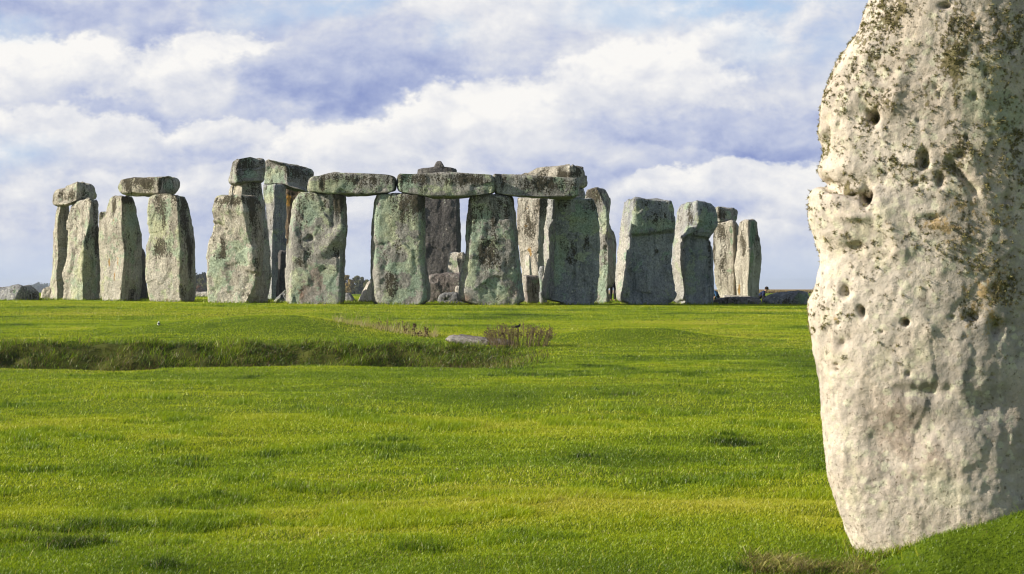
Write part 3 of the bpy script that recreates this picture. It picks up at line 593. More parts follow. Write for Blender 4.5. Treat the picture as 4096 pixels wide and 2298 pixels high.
up("tall narrow upright with two dark hollows, right of the grooved stone", C4, 83, 'green',
   [(311,888,915),(318,838,930),(324,822,978),(340,812,995),(370,808,1005),(420,808,1010),(500,812,1005),(600,820,1010),(640,830,1022),(680,840,1046),(720,850,1056),(800,850,1061),(900,850,1061),(1000,850,1056),(1080,850,1052),(1130,850,1030),(1150,850,1000),(1200,850,1008),(1250,850,1006)],
   ridge=[(311,900),(500,985),(700,990),(900,1000),(1250,985)], dL=.2, dK=-.35, dR=.6, t=1.0,
   dents=[(1003,735,18,40,.22),(980,815,17,20,.22),(966,620,8,9,.09),(972,1055,7,8,.08)], blobs={'dk':[(880,380,60,60,.6),(970,950,20,200,.6)],'gr':[(975,560,30,70,.8),(950,1000,40,200,.5)]})
LEDGE = lambda a, b, x0, x1, am: (lambda px, py: am * sst(14, -3, py - (a + (b - a) * np.clip((px - x0) / (x1 - x0), -.3, 1.3))))
up("wide flat-topped upright with jutting ledge across its upper third and blue-grey lower face", C5, 79.5, 'slate',
   [(396,285,325),(404,272,340),(411,262,500),(414,230,575),(425,212,590),(450,201,600),(500,189,609),(560,182,612),(600,178,611),(650,173,609),(700,169,605),(800,156,592),(850,146,586),(900,138,585),(950,131,590),(1000,126,595),(1050,126,606),(1100,129,616),(1150,130,625),(1200,132,628),(1240,142,606),(1265,200,570)],
   ridge=[(396,290),(500,290),(600,282),(650,275),(750,260),(900,250),(1050,225),(1150,205),(1265,195)], dL=.85, dK=-.5, dR=-.05, t=1.1, rough=1.1,
   step_px=LEDGE(600+695/2.0643, 600+650/2.0643, 2400+290/2.0643, 2400+610/2.0643, .20),
   dents=[(166,1033,6,8,.10),(480,395,28,12,-.05),(450,780,30,40,.04),(500,700,590,690,8,.05),(330,440,380,510,12,.05),(460,830,455,1000,10,.03),(390,860,380,800,8,.03)],
   blobs={'gr':[(500,620,120,40,1.),(300,600,30,120,.7),(590,480,20,60,.6)],'dk':[(470,560,110,60,.6),(450,450,120,30,.3),(470,840,20,25,.8),(560,900,20,160,.4),(230,1200,40,60,.8)],'wh':[(190,900,45,330,1.),(150,1100,30,150,.7),(510,1130,90,90,.25)]})  # first two wh blobs paint sunlight onto the left face
up("upright with a bulging overhanging head like a hood, right of the ledged stone", C5, 82, 'slate',
   [(424,785,820),(432,702,860),(440,685,895),(450,668,912),(470,655,936),(500,641,950),(550,626,962),(600,615,968),(640,609,967),(680,606,942),(710,604,916),(735,602,905),(800,597,925),(850,590,932),(900,583,935),(950,585,935),(1000,592,937),(1050,608,937),(1100,612,938),(1150,610,938),(1200,600,938),(1250,596,938),(1282,640,935)],
   ridge=[(424,800),(500,800),(600,815),(680,760),(720,690),(900,688),(1282,700)], dL=.85, dK=-.4, dR=.1, t=1.1, rough=1.2,
   step_px=lambda px, py: .22 * sst(12, -3, py - (600 + 722 / 2.0643)) * sst(2400 + 670 / 2.0643, 2400 + 700 / 2.0643, px),
   dents=[(700,715,900,735,9,.08),(670,1255,24,16,.12),(690,760,690,1250,10,.04),(880,760,905,1250,14,.05),(700,440,14,20,.05)],
   blobs={'gr':[(870,580,60,90,1.),(730,680,40,40,.6),(760,1050,80,200,.3)],'dk':[(780,560,70,90,.4),(910,900,20,250,.7),(690,900,18,200,.5)],'wh':[(640,900,45,350,.9),(690,560,50,100,.5)]})  # wh brightens the left face as painted sunlight
lt("small isolated lintel behind the hooded stone at the right end", C5, 98, 'green',
   [(475,952,1012),(485,944,1122),(495,938,1134),(520,925,1138),(560,925,1136),(585,925,1128),(599,960,1092)], ridge=[(475,975),(599,985)], dL=.4, dK=-.4, dR=.1, t=1.2, blobs={'gr':[(1055,540,24,36,1.2)],'dk':[(1010,540,40,40,.8)]})
up("pale speckled upright tapering to its foot, under the small isolated lintel", C5, 97.5, 'warm',
   [(591,1068,1108),(598,985,1124),(605,960,1130),(620,952,1138),(640,948,1143),(700,941,1144),(800,936,1142),(900,936,1140),(1000,943,1138),(1100,956,1138),(1150,970,1138),(1200,985,1138),(1230,990,1138)],
   ridge=[(591,1095),(700,1105),(1230,1105)], dL=.35, dK=-.4, dR=.5, t=.9, blobs={'dk':[(990,680,50,80,.6),(1010,1000,50,150,.6),(940,800,14,120,.8)],'wh':[(1000,800,60,150,.6)],'gr':[(1085,720,20,120,.7),(1060,950,40,150,.4)]})
up("pale round-topped upright, rightmost of the circle, shaded on its right side", C5, 96, 'warm',
   [(577,1190,1270),(585,1172,1290),(600,1153,1298),(650,1146,1305),(700,1143,1310),(760,1140,1325),(800,1135,1333),(900,1118,1335),(950,1108,1332),(1000,1110,1322),(1050,1118,1318),(1100,1125,1315),(1150,1128,1312),(1230,1130,1305)],
   ridge=[(577,1225),(700,1225),(900,1235),(1000,1230),(1100,1220),(1230,1225)], dL=.5, dK=-.4, dR=.6, t=.9, rough=.8, blobs={'gr':[(1262,680,22,80,1.),(1245,900,20,250,.7)],'dk':[(1300,750,24,150,.7),(1180,780,30,120,.4)],'og':[(1148,1150,10,60,.9)]})
fallen("long low fallen slab with sunlit top and black front, below the rightmost uprights", C5, 83, 'reddish',
   [(1221,1020,1290),(1226,960,1310),(1234,942,1320),(1248,937,1328),(1270,939,1335),(1290,952,1326)], t=1.1, dL=.3, dK=-.2, dR=.3, bury=.25, blobs={'dk':[(1130,1270,180,40,.5)]})
fallen("thin pale slab lying on edge just behind the long low fallen slab", C5, 86.5, 'pale', [(1205,1020,1100),(1209,1014,1180),(1216,1011,1240),(1226,1010,1275),(1250,1010,1290)], t=.7, bury=.4)
fallen("large blue-grey mottled boulder beside the near stone's edge at right", C5, 84, 'boulder',
   [(1165,1640,1672),(1172,1562,1702),(1185,1472,1722),(1200,1402,1732),(1220,1356,1742),(1245,1331,1746),(1270,1327,1746),(1294,1345,1740)], t=1.5, dL=.5, dK=-.4, dR=.4, name="boulder", bury=.25, rough=1.2,
   ridge=[(1165,1650),(1220,1600),(1294,1520)], blobs={'gr':[(1660,1220,70,50,.9)],'dk':[(1520,1260,60,30,.8)]})
fallen("large dark mottled boulder at the left edge of the photo", C1, 82, 'boulder',
   [(1122,130,245),(1128,20,258),(1135,-40,270),(1150,-80,297),(1170,-110,316),(1190,-120,328),(1215,-125,334),(1240,-120,325)], t=1.5, dL=.5, dK=-.3, dR=.6, name="boulder", bury=.3, rough=1.3,
   ridge=[(1122,180),(1240,120)], blobs={'gr':[(90,1170,60,40,.5)],'dk':[(270,1205,50,40,.7)]})
fallen("small pale rounded boulder between the dark boulder and the leftmost upright", C1, 88, 'warm', [(1134,385,420),(1145,362,430),(1170,347,440),(1200,338,440),(1220,338,440)], t=.7, name="boulder", bury=.3)
fallen("distant low pale stone lying on the turf between two left uprights", C1, 112, 'pale', [(1174,1600,1750),(1180,1590,1760),(1194,1588,1765)], t=.6, bury=.3)
fallen("flat reddish-grey slab half sunk in the turf beside the dry bush in the middle ground", None, 39.8, 'reddish',
   [(1348,1812,1850),(1350,1794,1880),(1354,1784,1930),(1359,1780,1990),(1366,1786,2040),(1374,1810,2055),(1382,1870,2055)], t=1.0, dL=.2, dK=-.3, dR=.3, bury=.15, dz=.012, rough=.6, topr=.12, blobs={'wh':[(1810,1356,50,8,.9),(1900,1366,70,10,.6)]})

# --- the near stone on the right
hm, t = mat('near_stone_surface')
tc = t.n('ShaderNodeTexCoord'); p = tc.outputs['Object']; pst = t.vm('MULTIPLY', p, (1, 1, .55))
n1 = t.noise(p, 1.6, 8, .6); n2 = t.noise(p, 14, 8, .7); n3 = t.noise(p, 60, 6, .7); n4 = t.noise(p, 5, 6, .65)
c = t.mix(t.step(n1, .35, .65), (.53, .45, .365, 1), (.665, .585, .495, 1))
c = t.mix(t.step(n4, .42, .68, 0, .7), c, (.36, .325, .285, 1))
c = t.mix(t.step(t.noise(t.vm('MULTIPLY', p, (1.6, 1.6, .3)), 5, 8, .7), .5, .66, 0, .55), c, (.33, .30, .265, 1))
c = t.mix(t.m('MULTIPLY', t.attr('rd'), t.step(t.noise(p, 4, 8, .72), .32, .62, 0, .8), clamp=True), c, (.36, .27, .215, 1))
c = t.mix(t.m('MULTIPLY', t.attr('gy'), t.step(n4, .28, .62), clamp=True), c, (.24, .225, .205, 1))
vor = t.n('ShaderNodeTexVoronoi'); t.l(t.vm('ADD', p, t.vm('SCALE', t.noise(p, 22, 4, .6, out=1), .06)), vor.inputs['Vector']); vor.inputs['Scale'].default_value = 16
cr = t.m('MULTIPLY', t.step(vor.outputs['Distance'], .42, .30), t.step(t.noise(p, 3.2, 6, .65), .43, .52))
c = t.mix(t.m('MULTIPLY', cr, .75), c, (.60, .575, .43, 1))
pt = t.step(t.noise(p, 8, 9, .75), .55, .64)
c = t.mix(t.m('MULTIPLY', pt, .55), c, (.285, .255, .215, 1))
yg = t.step(t.m('ADD', t.noise(p, 7, 8, .7), t.m('MULTIPLY', t.attr('gr'), .3)), .55, .66)
c = t.mix(t.m('MULTIPLY', yg, .42), c, (.56, .535, .36, 1))
gg = t.step(t.m('ADD', t.noise(p, 6, 8, .7), t.m('MULTIPLY', t.attr('gr'), .35)), .74, .82)
c = t.mix(t.m('MULTIPLY', gg, .6), c, (.35, .38, .26, 1))
on = t.step(t.m('ADD', t.noise(p, 18, 8, .75), t.m('MULTIPLY', t.attr('og'), .18)), .645, .72)
c = t.mix(t.m('MULTIPLY', on, .65), c, (.42, .27, .075, 1))
dn = t.m('ADD', t.m('MULTIPLY', t.noise(p, 42, 4, .7), .55), t.m('MULTIPLY', t.noise(pst, 20, 5, .7), .45))
dn = t.m('ADD', dn, t.m('MULTIPLY', t.m('ADD', t.m('SUBTRACT', t.noise(pst, 5, 4, .6), .5), t.m('MULTIPLY', t.attr('dk'), .55)), .34))
dk = t.step(dn, .60, .65)
c = t.mix(t.m('MULTIPLY', dk, .85), c, t.mix(n2, (.075, .064, .024, 1), (.24, .20, .08, 1)))
spk = t.step(t.noise(p, 30, 5, .7), .58, .64)
c = t.mix(t.m('MULTIPLY', spk, .7), c, (.115, .095, .065, 1))
c = t.mix(.4, c, t.mix(n3, (.45, .45, .45, 1), (1.65, 1.65, 1.65, 1)), 'MULTIPLY')
c = t.mix(.35, c, t.mix(t.step(t.noise(p, 20, 6, .75), .3, .7), (.5, .48, .45, 1), (1.4, 1.4, 1.4, 1)), 'MULTIPLY')
bh = t.m('ADD', t.m('MULTIPLY', n2, .6), t.m('ADD', t.m('MULTIPLY', n3, .25), t.m('MULTIPLY', dk, .5)))
bh = t.m('ADD', bh, t.m('MULTIPLY', t.noise(p, 6, 8, .7), .9))
finish(t, c, .92, bh, .12, .022, .9)
M['near'] = hm
hl = [(462,0),(440,80),(415,140),(380,190),(340,255),(310,310),(285,380),(262,440),(245,510),(236,560),(236,600),(227,650),(240,700),(249,740),(245,780),(235,815),(223,850),(240,880),(258,905),(272,925),(262,934),(235,941),(197,955),(183,985),(178,1040),(178,1090),(185,1150),(200,1210),(215,1280),(222,1330),(212,1390),(198,1440)]
hl = [(y / 1.256, 3100 + x / 1.256) for x, y in hl]
hl += [(1100 + y / 1.2058, 3100 + x / 1.2058) for x, y in [(180,80),(160,130),(155,200),(165,280),(175,400),(185,470),(200,530),(205,600),(205,680),(215,750),(228,850),(240,940),(255,1010),(275,1090),(300,1160),(320,1220),(345,1290),(365,1340),(380,1380)]]
def hr(y):
    return float(np.interp(y, [-850, -700, -300, 400, 1200, 2245], [4240, 4420, 4640, 4860, 4900, 4780]))
hrows = [(-850, 3980, 4240), (-780, 3800, 4340), (-600, 3660, hr(-600)), (-300, 3560, hr(-300))] + [(y, x, hr(y)) for y, x in hl if y > -1]
hd = [(3462,788,26,40,.17),(3320,752,3445,790,20,.06),(3300,728,3400,770,14,.03),(3492,478,22,20,.10),(3440,480,64,46,.035),(3692,652,22,38,.09),(3306,545,9,45,.04),
      (3375,1165,20,26,.07),(3443,1240,15,16,.09),(3622,1287,15,15,.10),(3362,1375,20,24,.04),(3992,1312,22,32,.07),(3842,634,14,11,.05),(3912,136,9,9,.06),(3782,48,20,10,.06),(3500,500,3440,400,16,.02),
      (3800,660,3900,770,18,.05),(3760,730,14,26,.07),(3560,1770,120,170,.05),(3700,1560,90,30,.04),(3330,1010,60,60,.03),(3420,990,40,20,.05),(3430,870,60,20,-.03),(3450,1260,14,12,.04),(3900,1265,20,16,.05),
      (3520,830,3600,1000,40,-.025),(3600,330,3560,450,30,-.02),(3480,250,3520,330,18,.02),(3730,880,40,14,.03),(3990,1600,3700,1700,80,.03)]
hd += [(float(3300 + rng.random() * 760), float(rng.random() * 1500), 5 + 6 * rng.random(), 6 + 9 * rng.random(), .015 + .025 * rng.random()) for _ in range(26)]
hb = {'dk':[(3560,60,90,80,.5),(3800,200,70,130,.5),(3825,360,40,110,.6),(3850,620,55,120,.7),(3960,250,150,160,.25),(4050,640,60,220,.55),(3700,700,90,70,.6),(3560,430,40,60,.6),(3480,500,40,40,.6),(3450,300,120,200,.2),(3900,930,170,140,.5),(3400,760,60,40,.8),(3312,560,10,50,.7),(3550,680,70,90,.4),(4020,1150,60,120,.8),(3700,900,60,80,.3),(4010,150,80,120,.4),(3430,2080,90,60,.5),(3600,2080,40,60,.3),(3880,1250,60,80,.4)],
      'og':[(3890,110,40,50,.9),(3660,160,20,14,.9),(3850,880,120,120,.8),(3740,905,60,30,1.),(3930,1230,130,120,.85),(3980,1100,100,100,.7),(3340,1270,20,50,.7),(3296,950,8,14,1.),(3500,1290,30,20,.7),(3460,1480,40,50,.5),(4020,900,60,60,.6),(3600,1100,120,60,.3)],
      'gr':[(3930,400,110,160,.9),(4040,480,70,90,1.2),(3830,770,70,40,.8),(3600,1420,140,100,.3),(3760,1930,110,90,.7),(3500,900,120,150,.3),(3450,1950,120,120,.3)],
      'rd':[(3580,1750,170,210,1.),(3700,1800,90,60,.6),(3850,1850,200,50,.5),(4050,1700,80,150,.4)],
      'gy':[(3950,1450,220,180,.5),(3850,1650,180,120,.6),(3760,1560,140,80,.4),(4040,1250,60,200,.5)]}
# build with the extra grey attribute
def near_stone():
    o, V, NNn, PXn, YYn = build_stone("standing_stone", hrows, 11.75, hm, dL=-.06, dK=-.38, dR=.25, t=1.3, ridge=[(-850, 4100), (0, 3990), (900, 3960), (1500, 3930), (2245, 3960)],
        rr=.26, dents=hd, blobs=hb, dz=.0095, npt=620, rough=.50, fac=.30, topr=.5, seed=3, bury=.30,
        label="huge pale weathered stone towering close by at the right edge of the photo", cat="standing stone")
    gyv = np.zeros_like(PXn)
    for (x0, y0, rx, ry, am) in hb['gy']: gyv += am * np.exp(-(((PXn - x0) / rx) ** 2 + ((YYn - y0) / ry) ** 2) ** 1.5)
    full = np.concatenate([np.zeros((3, gyv.shape[1])), gyv, np.zeros((2, gyv.shape[1]))], 0).ravel()
    a = o.data.attributes.new('gy', 'FLOAT', 'POINT'); a.data.foreach_set('value', full.astype(np.float32))
    # bushy lichen tufts: real little clumps standing on the surface
    fx = (PXn > 3200) & (PXn < 4250) & (YYn < 1450) & (YYn > -250) & (NNn[..., 1] < .25)
    dkv = np.zeros_like(PXn)
    for (x0, y0, rx, ry, am) in hb['dk']: dkv += am * np.exp(-(((PXn - x0) / rx) ** 2 + ((YYn - y0) / ry) ** 2) ** 1.2)
    nz_ = fbm(V[..., 0] * 9, V[..., 1] * 9, V[..., 2] * 5, 3)
    pr = np.where(fx, np.clip(.045 + .30 * dkv, 0, .5) * (.25 + sst(-.2, .7, nz_)), 0).ravel() * sst(1500, 1150, YYn).ravel()
    nC = PXn.shape[1]; seeds = np.repeat(rng.choice(pr.size, 1100, replace=False, p=pr / pr.sum()), 1 + rng.poisson(1.6, 1100))
    pick = np.clip(seeds // nC + rng.normal(0, 2.6, len(seeds)).astype(int), 0, PXn.shape[0] - 1) * nC + (seeds % nC + rng.normal(0, 3.2, len(seeds)).astype(int)) % nC
    P0 = V.reshape(-1, 3)[pick]; N0 = NNn.reshape(-1, 3)[pick]
    vs = []; fs = []; k = 0
    K_ = 18
    sz = .0045 + .0075 * rng.random(len(P0)) ** 1.8
    for j in range(K_):
        dirv = N0 * (.35 + .5 * rng.random((len(P0), 1))) + rng.normal(0, .62, (len(P0), 3))
        dirv /= np.linalg.norm(dirv, axis=1, keepdims=True)
        side = np.cross(dirv, rng.normal(0, 1, (len(P0), 3))); side /= np.linalg.norm(side, axis=1, keepdims=True)
        b = P0 + rng.normal(0, .45, P0.shape) * sz[:, None] - N0 * .002
        tip = b + dirv * (sz * (1 + .7 * rng.random(len(P0))))[:, None]
        s = side * (sz * .22)[:, None]
        vs.append(np.stack([b - s, b + s, tip + s * .5, tip - s * .5], 1))
    vs = np.concatenate(vs, 0).reshape(-1, 3); fs = np.arange(len(vs)).reshape(-1, 4)
    lm, t = mat('bushy_lichen')
    g2 = t.n('ShaderNodeTexCoord'); cc_ = t.mix(t.step(t.noise(g2.outputs['Object'], 7, 5), .35, .65), (.15, .13, .045, 1), (.26, .23, .095, 1))
    cc_ = t.mix(t.step(t.noise(g2.outputs['Object'], 60, 2), .4, .7), cc_, (.30, .27, .12, 1)); finish(t, cc_, .9)
    org = np.array(o.location)
    lo = mesh("lichen_tufts", vs - org, fs, lm, o, False); lo['kind'] = 'stuff'
near_stone()

# ---------------------------------------------------------------- grass
bm_, t = mat("grass_blades")
tn = t.attr('tint'); dr = t.attr('dry')
gcol = t.ramp(tn, [(0.0, (.026, .050, .004, 1)), (.17, (.085, .16, .004, 1)), (.45, (.27, .375, .007, 1)), (.75, (.42, .47, .010, 1)), (1.0, (.53, .50, .05, 1))])
gcol = t.mix(dr, gcol, t.mix(tn, (.115, .066, .022, 1), (.46, .37, .18, 1)))
df = t.n('ShaderNodeBsdfDiffuse'); t.l(gcol, df.inputs[0])
tr = t.n('ShaderNodeBsdfTranslucent'); t.l(gcol, tr.inputs[0])
gl = t.n('ShaderNodeBsdfGlossy'); gl.inputs['Roughness'].default_value = .45; gl.inputs[0].default_value = (.8, .8, .7, 1)
mx = t.n('ShaderNodeMixShader'); mx.inputs[0].default_value = .42; t.l(df.outputs[0], mx.inputs[1]); t.l(tr.outputs[0], mx.inputs[2])
mg = t.n('ShaderNodeMixShader'); mg.inputs[0].default_value = .035; t.l(mx.outputs[0], mg.inputs[1]); t.l(gl.outputs[0], mg.inputs[2])
om = t.n('ShaderNodeOutputMaterial'); t.l(mg.outputs[0], om.inputs[0])

def blades(x, y, z, h, wd, lean, tint, dry, bend=.3, mid=True):
    n = len(x); a = rng.random(n) * 2 * np.pi; la = rng.random(n) * 2 * np.pi
    sxv = np.stack([np.cos(a), np.sin(a), np.zeros(n)], 1) * wd[:, None] * .5
    ld = np.stack([np.cos(la) + .35, np.sin(la), np.zeros(n)], 1) * (h * lean)[:, None]
    b = np.stack([x, y, z - .006], 1); up_ = np.zeros((n, 3)); up_[:, 2] = h
    tip = b + up_ * (1 - bend * .5 * lean[:, None]) + ld
    if mid:
        m_ = b + up_ * .58 + ld * .33
        v = np.stack([b - sxv, b + sxv, m_ + sxv * .8, m_ - sxv * .8, tip], 1); k = 5
        base = (np.arange(n) * 5)[:, None]
        return v.reshape(-1, 3), base + np.array([0, 1, 2, 3]), base + np.array([3, 2, 4]), np.repeat(tint, 5), np.repeat(dry, 5)
    v = np.stack([b - sxv, b + sxv, tip], 1); base = (np.arange(n) * 3)[:, None]
    return v.reshape(-1, 3), np.zeros((0, 4), int), base + np.array([0, 1, 2]), np.repeat(tint, 3), np.repeat(dry, 3)

def scatter(d0, d1, n, marg=1.5):
    # uniform over the wedge we can see, with a margin to each side
    out = []
    while sum(len(o) for o in out) < n:
        y = np.sqrt(rng.random(n * 2) * (d1 ** 2 - d0 ** 2) + d0 ** 2)
        half = y * .2604 + marg
        x = (rng.random(n * 2) * 2 - 1) * (d1 * .2604 + marg)
        k = np.abs(x) < half; out.append(np.stack([x[k], y[k]], 1))
    o = np.concatenate(out)[:n]
    return o[:, 0], o[:, 1]
def patch(x, y):
    a = fbm(x / 2.6, y / 3.6, 0 * x + 21, 4); b = fbm(x / .7, y / .8, 0 * x + 33, 3)
    return a, b
# longer turf tinted darker to paint in the shade of low-sun hollows: x, y, half-width, half-depth, strength
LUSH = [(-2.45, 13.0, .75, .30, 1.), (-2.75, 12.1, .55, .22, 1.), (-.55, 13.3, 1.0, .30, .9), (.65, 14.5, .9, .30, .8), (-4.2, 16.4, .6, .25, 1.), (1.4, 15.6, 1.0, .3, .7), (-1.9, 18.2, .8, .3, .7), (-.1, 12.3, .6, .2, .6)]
VS, Q4, T3, TI, DR = [], [], [], [], []
off = 0
def addb(r):
    global off
    v, q, tr3, ti, dr_ = r
    VS.append(v); Q4.append(q + off); T3.append(tr3 + off); TI.append(ti); DR.append(dr_); off += len(v)
for (d0, d1, n, h0, w0, mid, marg) in ((10.2, 15, 300000, .024, .0038, True, .9), (15, 22, 290000, .025, .0055, True, 1.0), (22, 34, 290000, .027, .0085, False, 1.2),
                                  (34, 56, 320000, .032, .014, False, 1.5), (56, 80, 280000, .036, .020, False, 2), (80, 125, 220000, .05, .035, False, 3)):
    x, y = scatter(d0, d1, n, marg)
    a, b = patch(x, y)
    dm_ = ditch_mask(x, y)
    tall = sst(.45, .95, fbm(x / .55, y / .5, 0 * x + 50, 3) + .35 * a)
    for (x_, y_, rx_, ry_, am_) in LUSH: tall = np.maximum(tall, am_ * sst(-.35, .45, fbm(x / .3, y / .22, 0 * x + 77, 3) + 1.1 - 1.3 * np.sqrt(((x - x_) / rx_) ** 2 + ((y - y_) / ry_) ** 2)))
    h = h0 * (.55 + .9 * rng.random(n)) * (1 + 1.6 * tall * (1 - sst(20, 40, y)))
    tint = np.clip(.53 + .26 * a + .14 * b + .24 * fbm(x / 9., y / 3.4, 0 * x + 61, 2) + rng.normal(0, .10, n) - .30 * tall, 0, 1)  # taller blades tinted darker, carrying the painted shade of the hollows
    dry = (rng.random(n) < .012 + .10 * sst(.35, 1.0, fbm(x / 1.9, y / 1.6, 0 * x + 70, 3))).astype(float) * (.5 + .5 * rng.random(n))
    dry = np.maximum(dry, (rng.random(n) < .25) * sst(.5, 1.1, fbm(x / 1.3, y / .8, 0 * x + 91, 3) + .35) * .6 * sst(33, 36, y) * (1 - sst(40, 44, y)) * sst(-.5, 2, x))
    keep = rng.random(n) > dm_ * .75; tint = np.clip(tint - .26 * dm_ * sst(34, 36, y), 0, 1)  # far-wall blades tinted darker, the wall's shade put into their colour
    x, y, h, tint, dry = x[keep], y[keep], h[keep], tint[keep], dry[keep]; n = len(x)
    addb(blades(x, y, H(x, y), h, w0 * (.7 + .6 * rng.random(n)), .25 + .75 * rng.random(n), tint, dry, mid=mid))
# longer seed-pale single blades that catch the light in the foreground
x, y = scatter(10.2, 22, 2500, 1.0); n = len(x)
addb(blades(x, y, H(x, y), .05 + .05 * rng.random(n), np.full(n, .004), .5 + .9 * rng.random(n), .8 + .2 * rng.random(n), .25 * rng.random(n)))
# shaggy coarse grass in the ditch, its dark tint partly painted-in shade
n = 170000
x = -14 + 15.2 * rng.random(n); y = 31.5 + 8.6 * rng.random(n); k = rng.random(n) < ditch_mask(x, y) * (.25 + .75 * sst(-.5, .5, fbm(x / .5, y / .5, 0 * x, 2)))
x, y = x[k], y[k]; n = len(x); cl = fbm(x / .8, y / .8, 0 * x + 4, 3)
brown = sst(.0, .7, fbm(x / 1.1, y / .9, 0 * x + 14, 3) + .25 * (x < -5)) * sst(38.5, 36.5, y)
addb(blades(x, y, H(x, y), (.04 + .12 * rng.random(n)) * (1 + .6 * cl), .006 + .009 * rng.random(n), .5 + 1.0 * rng.random(n), np.clip(.08 + .22 * cl + rng.normal(0, .12, n) + .22 * sst(37.5, 39.6, y), 0, 1), (rng.random(n) < .30 + .6 * brown) * (.4 + .6 * rng.random(n))))
# longer fringe round the feet of the stones
fx_, fy_ = [], []
for o in list(bpy.data.objects):
    if o.type == 'MESH' and o.name.startswith(('standing_stone', 'boulder', 'fallen_stone', 'small_standing')) and o.location.y > 60:
        co = np.empty(len(o.data.vertices) * 3, np.float32); o.data.vertices.foreach_get('co', co); co = co.reshape(-1, 3)
        kk = (co[:, 2] < .12) & (co[:, 2] > -.25)
        c_ = co[kk]
        if len(c_) == 0: continue
        s_ = c_[rng.integers(0, len(c_), 420)]
        r_ = s_[:, :2] * (1.02 + .16 * rng.random((420, 1)))
        fx_.append(r_[:, 0] + o.location.x); fy_.append(r_[:, 1] + o.location.y)
nso = [o for o in bpy.data.objects if o.type == 'MESH' and o.name.startswith('standing_stone') and o.location.y < 60][0]
co = np.empty(len(nso.data.vertices) * 3, np.float32); nso.data.vertices.foreach_get('co', co); co = co.reshape(-1, 3) + np.array(nso.location)
kk = np.abs(co[:, 2] - H(co[:, 0], co[:, 1])) < .03; c_ = co[kk & (co[:, 1] < nso.location.y)]
s_ = c_[rng.integers(0, len(c_), 5200)]; x = s_[:, 0] + rng.normal(-.012, .03, 5200); y = s_[:, 1] - np.abs(rng.normal(0, .05, 5200)); n = 5200
addb(blades(x, y, H(x, y), .035 + .085 * rng.random(n) ** 1.5, np.full(n, .0045), .3 + .9 * rng.random(n), np.clip(.40 + rng.normal(0, .2, n), 0, 1), (rng.random(n) < .18) * rng.random(n)))
x = np.concatenate(fx_); y = np.concatenate(fy_); n = len(x)
addb(blades(x, y, H(x, y), .05 + .11 * rng.random(n), .014 + .012 * rng.random(n), .3 + .8 * rng.random(n), np.clip(.45 + rng.normal(0, .18, n), 0, 1), (rng.random(n) < .12) * .8))
grass = mesh("turf_grass", np.concatenate(VS), [np.concatenate(Q4), np.concatenate(T3)], bm_, None, False, None, {'tint': np.concatenate(TI), 'dry': np.concatenate(DR)})
tag(grass, "short bright green turf covering the whole plain", "grass", None, 'stuff')

def stuff_blades(name, label, x, y, h, wd, lean, tint, dry):
    r = blades(x, y, H(x, y), h, wd, lean, tint, dry)
    o = mesh(name, r[0], [r[1], r[2]], bm_, None, False, None, {'tint': r[3], 'dry': r[4]})
    return tag(o, label, "grass", None, 'stuff')
# tall dry stems along the right slope of the left mound
n = 900
px = 1330 + 420 * rng.random(n) ** .8; x, y, hh = [], [], []
base_y = np.interp(px, [1330, 1450, 1560, 1650, 1720, 1760], [1280, 1290, 1308, 1328, 1345, 1356])
xs = px2x(px, 45.2 - 2.0 * sst(1450, 1750, px) + rng.normal(0, .35, n)); ysv = 45.2 - 2.0 * sst(1450, 1750, px) + rng.normal(0, .35, n)
long_ = rng.random(n) < .12
stuff_blades("dry_grass", "thin straw-coloured stems of dry grass on the right slope of the left mound", xs, ysv, np.where(long_, .22 + .30 * rng.random(n), .06 + .12 * rng.random(n)), np.where(long_, .007, .010), .3 + .5 * rng.random(n), .7 + .3 * rng.random(n), .65 + .35 * rng.random(n))
# brown withered tuft left of the near stone
n = 2400
x = 1.30 + .75 * rng.random(n); y = 10.85 + .75 * rng.random(n); k = (fbm(x / .22, y / .22, 0 * x, 2) + (x - 1.62) * .9 > -.05); x, y = x[k], y[k]; n = len(x)
stuff_blades("withered_grass", "brown withered tuft of long grass at the left foot of the near stone", x, y, .025 + .085 * rng.random(n) ** 1.5, .003 + .004 * rng.random(n), .8 + 1.8 * rng.random(n), np.clip(.35 + .9 * fbm(x / .12, y / .1, 0 * x, 2) + rng.normal(0, .25, n), 0, 1), .35 + .65 * rng.random(n))
# straw-coloured field edge on the horizon at right
n = 16000
x = 22 + 34 * rng.random(n); y = 296 + 50 * rng.random(n) ** 2
stuff_blades("dry_field_grass", "strip of tall straw-coloured grass along the horizon at right", x, y, .30 + .30 * rng.random(n), .05 + .06 * rng.random(n), .3 + .4 * rng.random(n), .3 + .6 * rng.random(n), np.full(n, 1.0))

